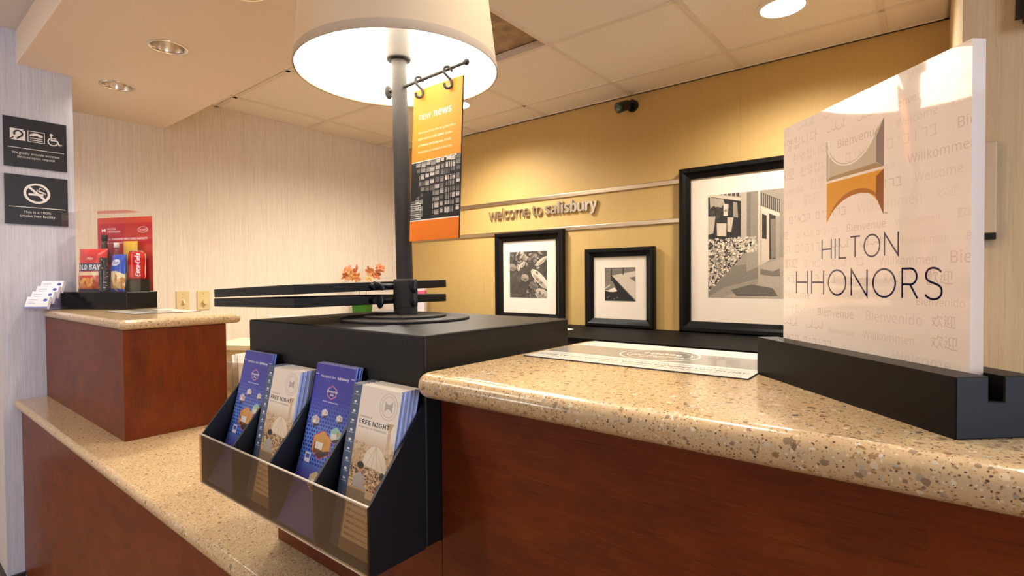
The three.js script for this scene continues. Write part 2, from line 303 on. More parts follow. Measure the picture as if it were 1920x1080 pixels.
// ------------------------------------------------------------------ table lamp with trays
{
  const LX = -0.74, LZ = -0.6175, t = thing('table_lamp', 'black metal table lamp with white drum shade and two clamped trays', 'lamp', [LX, BT, LZ]);
  const Y = v => v - BT + EYE;                      // heights measured from eye level
  const tilt = new THREE.Matrix4().makeRotationFromEuler(new THREE.Euler(0.0104, 0, 0.013));
  const tl = (name, g, m) => mesh(name, g.applyMatrix4(tilt), m, t);
  mesh('base_plate', lathe([[0, 0], [0.114, 0], [0.115, 0.001], [0.115, 0.0035], [0.114, 0.0045], [0, 0.0045]], 72), M.powder, t);
  mesh('base_step', lathe([[0.03, 0.0045], [0.072, 0.0045], [0.073, 0.0055], [0.073, 0.008], [0.072, 0.009], [0, 0.009]], 64), M.powder, t);
  mesh('collar', lathe([[0.0205, 0.009], [0.021, 0.01], [0.021, 0.021], [0.0205, 0.0215], [0.0215, 0.022], [0.0215, 0.0425], [0.0208, 0.043], [0.0215, 0.0435], [0.0215, 0.068], [0.021, 0.0685], [0.021, 0.072], [0.014, 0.0725]], 40), M.powder, t);
  tl('pole', (() => { const g = lathe([[0.0148, Y(-0.05)], [0.0146, Y(0.05)], [0.0138, Y(0.332)], [0.0132, Y(0.333)], [0.0138, Y(0.334)], [0.0138, Y(0.352)], [0.0133, Y(0.353)], [0.0136, Y(0.354)], [0.0136, Y(0.41)]], 32); return g; })(), M.powder);
  tl('socket', lathe([[0.013, Y(0.392)], [0.0205, Y(0.3925)], [0.0225, Y(0.396)], [0.0225, Y(0.47)], [0.018, Y(0.474)], [0, Y(0.474)]], 32), M.powder);
  const shadeM = phy({ color: '#dcc09a', roughness: 0.95, side: THREE.DoubleSide });
  const r0 = 0.1765, r1 = 0.148, y0 = Y(0.369), y1 = Y(0.655);
  const sh = tl('lamp_shade', lathe([[r0, y0], [r1, y1]], 96), shadeM);
  mesh('lining', lathe([[r0 - 0.0016, y0 + 0.001], [r1 - 0.0016, y1 - 0.001]], 96).applyMatrix4(tilt), std({ color: '#fffaf2', roughness: 1, side: THREE.DoubleSide }), sh);
  mesh('hem', lathe([[r0 - 0.001, y0 - 0.001], [r0 + 0.0012, y0 - 0.001], [r0 - 0.0004, y0 + 0.014], [r0 - 0.0016, y0 + 0.014]], 96).applyMatrix4(tilt), std({ color: '#bfa88c', roughness: 0.9 }), sh);
  tl('shade_spider', mergeGeometries([0, 1, 2].map(i => tube([[0, y1 - 0.02, 0], [Math.cos(i * 2.094 + 0.4) * 0.15, y1 - 0.012, Math.sin(i * 2.094 + 0.4) * 0.15]], 0.002, 4, 6))), M.powder);
  tl('bulb', (() => { const g = lathe([[0.012, Y(0.474)], [0.014, Y(0.485)], [0.03, Y(0.52)], [0.031, Y(0.54)], [0.02, Y(0.565)], [0, Y(0.572)]], 24); return g; })(), std({ color: '#fff', emissive: new THREE.Color(1, 0.93, 0.84), emissiveIntensity: 6 }));
  const pl = new THREE.PointLight(new THREE.Color(1, 0.9, 0.76), 1.35, 0, 2); pl.position.set(-0.01, Y(0.54), 0.008); pl.castShadow = true; pl.shadow.radius = 1.4; t.add(pl);
  // banner rod, its thumb screw
  tl('banner_rod', mergeGeometries([tube([[0.008, Y(0.343), 0], [0.162, Y(0.3455), 0]], 0.0031, 6, 10), new THREE.SphereGeometry(0.0055, 14, 10).translate(0.165, Y(0.3455), 0)].map(g => g)), M.powder);
  tl('thumb_screw', mergeGeometries([cyl(0.0035, 0.0035, 0.012, 12).rotateZ(Math.PI / 2).translate(-0.016, Y(0.341), 0.006), new THREE.SphereGeometry(0.011, 14, 10).scale(0.35, 1.15, 0.8).translate(-0.022, Y(0.34), 0.007)]), M.powder);
  // two flat trays clamped to the collar on the staff side
  const tx0 = -1.062, tx1 = -0.768, tz0 = -0.747, tz1 = -0.421;
  for (const [yt, dx, dz] of [[-0.0037, 1.9, 0.97], [-0.0287, 1.1, -0.3]]) {
    const g = rbox(tx1 - tx0, 0.0155, tz1 - tz0, 0.0015, 2); g.translate(-(tx1 - tx0) / 2, -0.00775, 0);
    const tr = mesh('tray', g, M.laminate, t, [tx1 - LX, Y(yt), (tz0 + tz1) / 2 - LZ], [dz * D, 0, dx * D]);
    const yy = Y(yt) - 0.008, ear = (px, py, pz, ry, rz) => mesh('wing_nut', mergeGeometries([new THREE.SphereGeometry(0.0125, 18, 14).scale(0.52, 1, 0.3).rotateZ(rz).rotateY(ry), cyl(0.0045, 0.0045, 0.012, 14).rotateZ(Math.PI / 2).rotateY(ry + 1.2).translate(-0.004, 0, 0)]), M.plastic, t, [px, py, pz]);
    mesh('clamp_arm', mergeGeometries([tube([[-0.016, yy, 0.008], [-0.0215, yy, 0.03], [-0.0215, yy, 0.052]], 0.0042, 8, 8), cyl(0.006, 0.006, 0.012, 12).rotateZ(Math.PI / 2).translate(-0.0215, yy, 0.054)]), M.plastic, t);
    yt > -0.02 ? ear(-0.013, yy + 0.001, 0.049, 0.6, 1.05) : ear(-0.0125, yy - 0.002, 0.046, 0.6, -0.12);
    ear(0.024, yy, 0.002, 0.75, 0.1);
  }
}
// hooks and the orange banner
const hookGeo = tube([[0.0, 0.004, -0.006], [0, 0.0115, -0.001], [0, 0.0105, 0.006], [0, 0.003, 0.0075], [0, -0.004, 0.002], [0, -0.0105, -0.004], [0, -0.019, -0.0045], [0, -0.0235, 0.001], [0, -0.021, 0.006], [0, -0.016, 0.007]], 0.0024, 40, 8);
[[-0.687, 'black S-shaped hook on the banner rod next to the lamp pole'], [-0.617, 'black S-shaped hook at the outer end of the banner rod']].forEach(([x, lab]) => {
  solo('banner_hook', lab, 'hook', hookGeo, M.powder, [x, EYE + 0.3365, -0.6105 + 0.001], [0, -0.75, 0], 'banner hooks');
});
const bannerC = canvas(560, 1220, (c, w, h) => {
  c.fillStyle = '#f08a1c'; c.fillRect(0, 0, w, h);
  c.fillStyle = '#fff6e8'; c.font = '78px sans-serif'; c.fillText('new', 70, 250); c.font = 'bold 84px sans-serif'; c.fillText('news', 240, 250);
  const L = [[['We are pleased to offer our guests with a', 0]], [['digital version of ', 0], ['USA TODAY', 1], [', located', 0]], [['at ', 0], ['ThePoint.USAToday.com', 1], ['. Printed', 0]], [['newspapers are available in the lobby.', 0]]];
  L.forEach((l, i) => { let x = 70; for (const [s, b] of l) { c.font = (b ? 'bold ' : '') + '23px sans-serif'; c.fillText(s, x, 362 + i * 52); x += c.measureText(s).width; } });
  const y0 = 592, y1 = 1052; c.fillStyle = '#f4ede2'; c.fillRect(0, y0 - 8, w, y1 - y0 + 18); c.fillStyle = '#151214'; c.fillRect(0, y0, w, y1 - y0);
  // news-stand photograph: racks of papers, a dark figure, stacks in front
  const paper = (x, y, a, b) => { const g = rr(90, 235); c.fillStyle = rgb(g, g * 0.97, g * 0.94); c.fillRect(x, y, a, b); c.fillStyle = 'rgba(20,18,20,.75)'; c.fillRect(x + a * 0.08, y + b * 0.12, a * 0.8, b * 0.13); for (let k = 0; k < 5; k++) c.fillRect(x + a * 0.08 + (k % 2) * a * 0.45, y + b * (0.36 + 0.13 * k), a * 0.34, b * 0.06); };
  for (let col = 0; col < 9; col++) for (let row = 0; row < 9; row++) paper(60 + col * 57 + rr(-5, 5), y0 + 10 + row * 49 - col * 3 + rr(-5, 5), rr(38, 52), rr(28, 42));
  c.fillStyle = '#0c0a0b'; c.fillRect(150, 830, 110, 222); c.beginPath(); c.ellipse(50, 690, 24, 32, 0, 0, 7); c.fill(); c.beginPath(); c.moveTo(8, 700); c.lineTo(90, 690); c.lineTo(110, 860); c.lineTo(0, 900); c.fill();
  for (let k = 0; k < 9; k++) { const g = rr(150, 240); c.fillStyle = rgb(g, g, g * 0.97); c.fillRect(5 + rr(-4, 4), 900 + k * 17, 125, 9); c.fillStyle = '#1a1718'; c.fillRect(12, 902 + k * 17, 60, 3); }
  for (let k = 0; k < 5; k++) { c.fillStyle = 'rgba(10,8,9,.8)'; c.fillRect(380 + k * 44, y0 + k * 20, 9, 430 - k * 20); }
  c.fillStyle = '#ef7d0c'; c.fillRect(0, y1 + 10, w, h - y1 - 10);
});
{
  const side = std({ color: '#241913', roughness: 0.6 }), face = printed(bannerC, { roughness: 0.45, specularIntensity: 0.5 });
  const g = new THREE.BoxGeometry(0.119, 0.264, 0.003); g.translate(0, -0.132, 0);
  const b = solo('hanging_banner', 'orange hanging banner with a black and white news-stand photo', 'banner', g, [side, side, side, side, face, face], [-0.649, EYE + 0.3295, -0.6165], [-3 * D, 0, 0]);
}

// ------------------------------------------------------------------ brochure holder and its brochures
const HX0 = -0.974, HX1 = -0.502, HZ0 = -0.4475, HZ1 = -0.362, HB = EYE - 0.346;
{
  const t = thing('brochure_holder', 'black four-pocket brochure holder with a clear front hung on the black box', 'brochure holder');
  const side = new THREE.Shape([[0, 0], [HZ1 - HZ0, 0], [HZ1 - HZ0, 0.083], [0.0, 0.187]].map(p => new THREE.Vector2(...p)));
  const gs = new THREE.ExtrudeGeometry(side, { depth: 0.004, bevelEnabled: false }); gs.rotateY(-Math.PI / 2); // shape x -> +z
  const W = (HX1 - HX0) / 4;
  for (let i = 0; i <= 4; i++) mesh(i === 0 || i === 4 ? 'side_panel' : 'divider', gs, M.plastic, t, [i === 4 ? HX1 : i === 0 ? HX0 + 0.004 : HX0 + W * i + 0.002, HB, HZ0]);
  mesh('back_panel', boxAt(HX0 + 0.004, HX1 - 0.004, HB, HB + 0.187, HZ0, HZ0 + 0.0025), M.plastic, t);
  mesh('bottom', boxAt(HX0 + 0.004, HX1 - 0.004, HB, HB + 0.003, HZ0 + 0.0025, HZ1), M.plastic, t);
  const f = mesh('front_pane', rbox(HX1 - HX0, 0.081, 0.0032, 0.0012, 2), phy({ color: '#e6dccd', roughness: 0.04, transmission: 1, thickness: 0, ior: 1.5 }), t, [(HX0 + HX1) / 2, HB + 0.0435, HZ1 + 0.0018]);
  f.userData.label = 'clear acrylic front pane';
  const lip = std({ color: '#cfc4b4', roughness: 0.25 });
  mesh('pane_edge', boxAt(HX0, HX1, HB + 0.0841, HB + 0.0853, HZ1 + 0.0003, HZ1 + 0.0033), lip, t); mesh('pane_edge', boxAt(HX0, HX1, HB + 0.0018, HB + 0.0029, HZ1 + 0.0003, HZ1 + 0.0036), lip, t);
}
const hexPath = (c, x, y, r) => { c.beginPath(); for (let i = 0; i < 6; i++) { const a = i * Math.PI / 3 + Math.PI / 6; c.lineTo(x + Math.cos(a) * r, y + Math.sin(a) * r); } c.closePath(); };
const blueC = canvas(520, 1130, (c, w, h) => {
  const g = c.createLinearGradient(0, 0, 0, h); g.addColorStop(0, '#2a2aa0'); g.addColorStop(0.22, '#3440be'); g.addColorStop(0.45, '#6a9dee'); g.addColorStop(0.62, '#5f8fe6'); g.addColorStop(0.72, '#4a4ab4'); g.addColorStop(1, '#4646b0'); c.fillStyle = g; c.fillRect(0, 0, w, h);
  c.save(); c.scale(1, 0.76);
  for (let row = 0; row < 22; row++) for (let col = 0; col < 17; col++) { const y = 190 + row * 36, x = col * 36 + (row % 2) * 18, k = Math.min(1, row / 9); c.fillStyle = `rgba(22,26,150,${0.2 + 0.65 * k * rr(0.7, 1)})`; hexPath(c, x, y, 15); c.fill(); }
  c.fillStyle = '#fff'; c.fillRect(0, 100, 46, 5); c.fillRect(474, 100, 46, 5);
  c.font = '34px sans-serif'; c.fillText('Hampton Inn', 78, 128); c.font = 'bold 34px sans-serif'; c.fillText('Salisbury', 300, 128);
  c.fillStyle = '#2730a6'; c.strokeStyle = '#e5527f'; c.lineWidth = 6; hexPath(c, 262, 262, 68); c.fill(); c.stroke(); c.strokeStyle = '#fff'; c.lineWidth = 3; hexPath(c, 262, 262, 60); c.stroke();
  c.fillStyle = '#fff'; c.font = 'italic bold 30px serif'; c.textAlign = 'center'; c.fillText('Hampton', 262, 262); c.fillText('Inn', 262, 294); c.font = 'bold 17px sans-serif'; c.fillText("We love having you here.", 262, 362); c.textAlign = 'left';
  const photo = (x, y, r, sky, furn, rim) => { c.save(); hexPath(c, x, y, r); c.clip(); c.fillStyle = sky; c.fillRect(x - r, y - r, 2 * r, 2 * r); c.fillStyle = furn; c.fillRect(x - r * 0.7, y - r * 0.1, r * 0.9, r * 0.75); c.fillStyle = '#f4efe8'; c.fillRect(x - r * 0.6, y - r * 0.15, r * 0.75, r * 0.5); c.fillStyle = '#3d2a2a'; c.beginPath(); c.moveTo(x - r, y + r); c.lineTo(x + r, y + r); c.lineTo(x + r, y + r * 0.2); c.lineTo(x, y + r * 0.5); c.fill(); c.fillStyle = '#d99a3c'; c.fillRect(x + r * 0.2, y - r * 0.5, r * 0.3, r * 0.5); c.restore(); if (rim) { c.strokeStyle = rim; c.lineWidth = 6; hexPath(c, x, y, r); c.stroke(); } };
  photo(215, 470, 46, '#e9e4ee', '#a9a4b8'); photo(410, 490, 44, '#dfe6ee', '#8a9ab4'); photo(110, 560, 60, '#cfc8d8', '#5a5f86'); photo(400, 640, 76, '#9fd5cf', '#d8e4dc'); photo(250, 760, 132, '#e0a656', '#7a4a22', '#ee2f5a');
  c.fillStyle = '#e9ecf8'; c.fillRect(70, 860, 70, 90); c.fillStyle = '#5a66c8'; c.fillRect(80, 874, 50, 40);
  photo(270, 1085, 84, '#d6c6a8', '#8a7250', '#e8dcc0'); c.restore();
});
const beigeBrC = canvas(520, 1070, (c, w, h) => {
  c.fillStyle = '#f6ecdd'; c.fillRect(0, 0, w, h);
  c.save(); c.scale(1, 0.655);
  const g = c.createLinearGradient(0, 430, 0, 640); g.addColorStop(0, 'rgba(214,186,150,0)'); g.addColorStop(1, 'rgba(206,174,132,1)'); c.fillStyle = g; c.fillRect(100, 430, 420, 640);
  for (let i = 0; i < 260; i++) { const v = rr(0, 1); c.fillStyle = v < 0.4 ? rgb(150, 112, 74, 0.5) : rgb(238, 214, 176, 0.5); const y = rr(560, 800); c.fillRect(rr(100, 520), y, rr(4, 26), rr(6, 30)); }
  c.fillStyle = '#efe2cc'; c.beginPath(); c.moveTo(225, 770); c.quadraticCurveTo(240, 590, 330, 570); c.quadraticCurveTo(420, 560, 470, 720); c.lineTo(470, 800); c.closePath(); c.fill();
  c.strokeStyle = '#c4a67e'; c.lineWidth = 3; for (let k = 0; k < 4; k++) { c.beginPath(); c.moveTo(345, 575); c.lineTo(260 + k * 62, 780); c.stroke(); }
  c.fillStyle = '#d7bd97'; c.fillRect(440, 330, 30, 260); c.fillStyle = '#c9ab84'; c.beginPath(); c.moveTo(420, 320); c.lineTo(490, 320); c.lineTo(470, 370); c.lineTo(440, 370); c.fill();
  for (let i = 0; i < 420; i++) { const v = rnd(); c.fillStyle = v < 0.4 ? '#5a4030' : v < 0.7 ? '#a57d54' : '#ead2a8'; c.beginPath(); c.arc(rr(110, 510), rr(800, 1000), rr(3, 11), 0, 7); c.fill(); }
  const person = (x, y, s, top, hair, flip) => { c.fillStyle = top; c.beginPath(); c.moveTo(x - 60 * s, y + 190 * s); c.quadraticCurveTo(x - 66 * s, y + 70 * s, x, y + 50 * s); c.quadraticCurveTo(x + 60 * s, y + 70 * s, x + 66 * s, y + 190 * s); c.fill(); c.fillStyle = '#c48f64'; c.beginPath(); c.ellipse(x + 5 * flip, y + 6 * s, 28 * s, 38 * s, 0.2 * flip, 0, 7); c.fill(); c.fillStyle = hair; c.beginPath(); c.ellipse(x - 6 * flip, y - 14 * s, 33 * s, 32 * s, 0, 0, 7); c.fill(); c.strokeStyle = '#c48f64'; c.lineWidth = 15 * s; c.beginPath(); c.moveTo(x + 40 * s * flip, y + 150 * s); c.lineTo(x + 95 * s * flip, y + 110 * s); c.stroke(); };
  person(215, 800, 1.1, '#b7b2ac', '#2a1c15', 1); person(440, 850, 0.95, '#7d5a4a', '#33221a', -1);
  c.restore(); c.fillStyle = '#9a8a76'; c.fillRect(100, 672, 420, h - 672); c.fillStyle = '#d9c3a2'; c.fillRect(300, 660, 110, 46); c.fillStyle = '#efe3cf'; c.fillRect(118, 742, 384, 250); c.fillStyle = '#4a4038';
  ['JOIN', 'STAY', 'RECEIVE', 'CHECK IN', 'EARN', 'EXPERIENCE'].forEach((s, i) => { c.font = 'bold 21px sans-serif'; c.fillText(s, 134, 780 + i * 38); const x = 142 + c.measureText(s).width; c.font = '18px sans-serif'; c.fillText(['Hilton HHonors for free today', 'at any of our hotels', 'member rates and offers', 'online and skip the line', 'points and airline miles', 'the world with your points'][i], x, 780 + i * 38); });
  c.fillStyle = '#4a5d7f'; c.fillRect(0, 0, 100, h); c.save(); c.scale(1, 0.655);
  c.fillStyle = '#e8ecf4'; for (let i = 0; i < 10; i++) { const y = 70 + i * 98; i % 3 === 0 ? c.fillRect(36, y, 26, 20) : (c.beginPath(), i % 3 === 1 ? c.arc(50, y + 12, 14, 0, 7) : hexPath(c, 50, y + 12, 17), c.fill()); c.fillRect(24, y + 34, 54, 5); }
  c.strokeStyle = '#c9bda9'; c.lineWidth = 5; c.beginPath(); c.ellipse(410, 165, 88, 130, 0, 0, 7); c.stroke(); c.beginPath(); c.ellipse(410, 165, 66, 102, 0, 0, 7); c.stroke();
  c.fillStyle = '#b9b2a8'; hmark(c, 372, 105, 76, 120, '#b9b2a8', '#b9b2a8');
  c.fillStyle = '#6a5e52'; c.font = '26px sans-serif'; c.fillText('EARNING A', 124, 318);
  c.fillStyle = '#1f1c1a'; c.font = 'bold 62px sans-serif'; c.fillText('FREE NIGHT', 118, 384, 330);
  c.fillStyle = '#7a6e60'; c.font = '24px sans-serif'; c.fillText('NEVER FELT SO REWARDING', 118, 424, 390); c.restore();
});
// the H-shaped emblem: a cup over an arch
function hmark(c, x, y, w, h, colA, colB, bevel) {
  const hh = h * 0.49; c.fillStyle = colA; c.beginPath(); c.moveTo(x, y); c.bezierCurveTo(x + w * 0.12, y + hh * 0.75, x + w * 0.62, y + hh * 0.95, x + w, y); c.lineTo(x + w, y + hh); c.lineTo(x, y + hh); c.closePath(); c.fill();
  const y2 = y + h * 0.51; c.fillStyle = colB; c.beginPath(); c.moveTo(x, y2); c.lineTo(x + w, y2); c.lineTo(x + w, y + h); c.bezierCurveTo(x + w * 0.8, y2 + hh * 0.1, x + w * 0.2, y2 + hh * 0.1, x, y + h); c.closePath(); c.fill();
}
{
  const edgeC = canvas(64, 64, (c, w, h) => { c.fillStyle = '#aeb9dc'; c.fillRect(0, 0, w, h); c.fillStyle = '#5a6cb4'; c.fillRect(0, 0, w, 20); c.fillStyle = '#e6e6ee'; c.fillRect(0, 44, w, 20); });
  const blueF = printed(blueC, { roughness: 0.28, clearcoat: 0.4 }), beigeF = printed(beigeBrC, { roughness: 0.4 });
  const blueE = std({ color: '#8fa3dd', roughness: 0.6 }), blueT = std({ color: '#c9cdea', roughness: 0.6 }), creamT = std({ color: '#ded2bd', roughness: 0.7 });
  const edges = ['#7d8fcb', '#a9b4de', '#6273b6', '#c9cfe8', '#8c9bd2'].map(col => std({ color: col, roughness: 0.6 }));
  const W = (HX1 - HX0) / 4, bw = 0.1;
  const pocket = (i, kind, n, th, height, zFront, lean0) => {
    let lean = lean0;
    const cx = HX0 + W * (i + 0.5) + (kind === 'blue' ? 0.001 : 0.002), g = new THREE.BoxGeometry(bw, height, th, 1, 14, 1); g.translate(0, height / 2, -th / 2);
    if (kind === 'blue') { const p = g.attributes.position; for (let v = 0; v < p.count; v++) { const y = p.getY(v); p.setZ(v, p.getZ(v) - 0.2 * y - 0.025 * (1 - Math.exp(-y / 0.05))); } g.computeVertexNormals(); lean = 0; }
    for (let k = 0; k < n; k++) {
      const e = kind === 'blue' ? blueE : edges[(k * 7 + i) % 5], tp = kind === 'blue' ? blueT : creamT, f = kind === 'blue' ? blueF : beigeF;
      const first = k === 0, where = ['the end pocket beside the snack display side', 'the second pocket', 'the third pocket', 'the end pocket beside the stone counter'][i];
      const lab = kind === 'blue' ? (first ? (i === 0 ? 'blue honeycomb-print brochure at the front of the pocket farthest from the stone counter' : 'blue honeycomb-print brochure at the front of the pocket between two cream stacks') : (i === 0 ? 'blue brochure edge behind the front one, farthest from the stone counter' : 'blue brochure edge behind the front one, between two cream stacks'))
        : (first ? (i === 1 ? 'cream free night brochure in front of the thick stack between two blue ones' : 'cream free night brochure in front of the thick stack next to the stone counter') : (i === 1 ? 'cream brochure within the thick stack between two blue ones' : 'cream brochure within the thick stack next to the stone counter'));
      const m = solo('brochure', lab, 'brochure', g, [e, e, tp, e, f, e], [cx + (first ? 0 : rr(-0.0012, 0.0012)), HB + 0.0035 + Math.sin(lean) * th + (first ? 0 : rr(0, 0.001)), zFront - k * (th + (kind === 'blue' ? 0.0012 : 0.0004)) / Math.cos(lean)], [-lean, 0, 0], ['blue brochures in the first pocket', 'cream brochures in the second pocket', 'blue brochures in the third pocket', 'cream brochures in the fourth pocket'][i]);
    }
  };
  const ln = 11.5 * D;
  pocket(0, 'blue', 3, 0.0014, 0.2165, -0.367, ln); pocket(2, 'blue', 5, 0.0012, 0.2165, -0.367, ln);
  pocket(1, 'cream', 22, 0.0009, 0.206, -0.3765, ln); pocket(3, 'cream', 22, 0.0009, 0.206, -0.3765, ln);
}
// ------------------------------------------------------------------ acrylic welcome panel in its black holder
const glyph = {
  huan: [[[.05, .3], [.42, .3], [.1, .9]], [[.08, .45], [.45, .9]], [[.62, .05], [.52, .35]], [[.58, .2], [.95, .2], [.88, .38]], [[.75, .3], [.72, .6], [.5, .95]], [[.74, .55], [.98, .95]]],
  ying: [[[.1, .1], [.2, .22]], [[.05, .4], [.22, .4], [.1, .75]], [[.02, .85], [.2, .8], [.5, .92], [.98, .92]], [[.55, .1], [.36, .2], [.36, .7], [.52, .6]], [[.62, .15], [.9, .15], [.9, .6], [.82, .62]], [[.65, .15], [.65, .85]]],
  huant: [[[.02, .15], [.5, .15]], [[.15, .05], [.15, .25]], [[.37, .05], [.37, .25]], [[.05, .28], [.22, .28], [.22, .42], [.05, .42], [.05, .28]], [[.3, .28], [.47, .28], [.47, .42], [.3, .42], [.3, .28]], [[.12, .5], [.12, .98]], [[.12, .55], [.5, .55]], [[.12, .68], [.47, .68]], [[.12, .82], [.47, .82]], [[.12, .96], [.5, .96]], [[.3, .48], [.3, .96]], [[.66, .05], [.58, .35]], [[.62, .2], [.96, .2], [.9, .38]], [[.78, .3], [.75, .6], [.56, .95]], [[.77, .55], [.98, .95]]],
  hwan: [[[.25, .05], [.45, .05]], [[.1, .17], [.55, .17]], 'o.33,.32,.11', [[.33, .46], [.33, .56]], [[.1, .56], [.6, .56]], [[.78, .05], [.78, .7]], [[.78, .35], [.95, .35]], [[.25, .68], [.25, .95], [.85, .95]]],
  yeong: ['o.3,.28,.2', [[.8, .05], [.8, .58]], [[.55, .2], [.8, .2]], [[.55, .4], [.8, .4]], 'o.55,.8,.17'],
  hap: [[[.25, .03], [.45, .03]], [[.1, .14], [.55, .14]], 'o.33,.34,.13', [[.78, .03], [.78, .58]], [[.78, .3], [.95, .3]], [[.25, .65], [.25, .97], [.8, .97], [.8, .65]], [[.25, .8], [.8, .8]]],
  ni: [[[.15, .15], [.15, .75], [.6, .68]], [[.82, .05], [.82, .97]]], da: [[[.55, .18], [.15, .18], [.15, .78], [.6, .72]], [[.78, .05], [.78, .97]], [[.78, .48], [.97, .48]]],
  bet: [[[.1, .15], [.75, .15], [.75, .9]], [[.05, .9], [.95, .9]]], resh: [[[.1, .15], [.8, .15], [.8, .9]]], vav: [[[.4, .15], [.6, .15], [.6, .9]]], kaf: [[[.1, .15], [.7, .15], [.8, .5], [.7, .9], [.1, .9]]],
  yod: [[[.4, .15], [.6, .15], [.6, .45]]], mem: [[[.1, .15], [.85, .15], [.85, .9], [.15, .9], [.15, .15]]], he: [[[.1, .15], [.85, .15], [.85, .9]], [[.2, .42], [.2, .9]]], alef: [[[.15, .15], [.85, .9]], [[.8, .15], [.75, .45], [.55, .55]], [[.2, .9], [.2, .6], [.42, .42]]],
  ar: [[[0, .7], [.3, .8], [.5, .6], [.8, .75], [1, .7], [1, .2]], [[.2, .95], [.25, 1]]], ar2: [[[0, .6], [.2, .85], [.5, .8], [.6, .6], [.75, .8], [1, .75]], [[.8, .1], [.8, .7]]], sp: [],
};
const words = [['Bienvenue'], ['Welcome'], ['Willkommen'], ['Bienvenido'], [null, 'huan', 'ying'], [null, 'huant', 'ying'], [null, 'hwan', 'yeong', 'hap', 'ni', 'da'], [null, 'mem', 'yod', 'alef', 'bet', 'he', 'sp', 'mem', 'yod', 'kaf', 'vav', 'resh', 'bet'], [null, 'ar', 'ar2', 'sp', 'ar2', 'ar']];
function word(c, wd, x, y, s) {            // draws one greeting with its baseline at y, returns its width
  if (wd[0]) { c.font = `${s}px sans-serif`; c.fillText(wd[0], x, y); return c.measureText(wd[0]).width; }
  const k = wd.length > 9 ? 0.62 : 0.98, hgt = wd.length > 9 ? s * 0.8 : s; let X = x;
  c.lineWidth = s * 0.075; for (const n of wd.slice(1)) { for (const st of glyph[n]) { c.beginPath(); if (typeof st === 'string') { const [a, b, r] = st.slice(1).split(',').map(Number); c.ellipse(X + a * s * k, y - hgt * (1 - b), r * s * k, r * hgt, 0, 0, 7); } else st.forEach(([a, b], i) => i ? c.lineTo(X + a * s * k, y - hgt * (1 - b)) : c.moveTo(X + a * s * k, y - hgt * (1 - b))); c.stroke(); } X += s * k * 1.06; }
  return X - x;
}
const PW = 0.229, PH = 0.259, PT = 0.171;
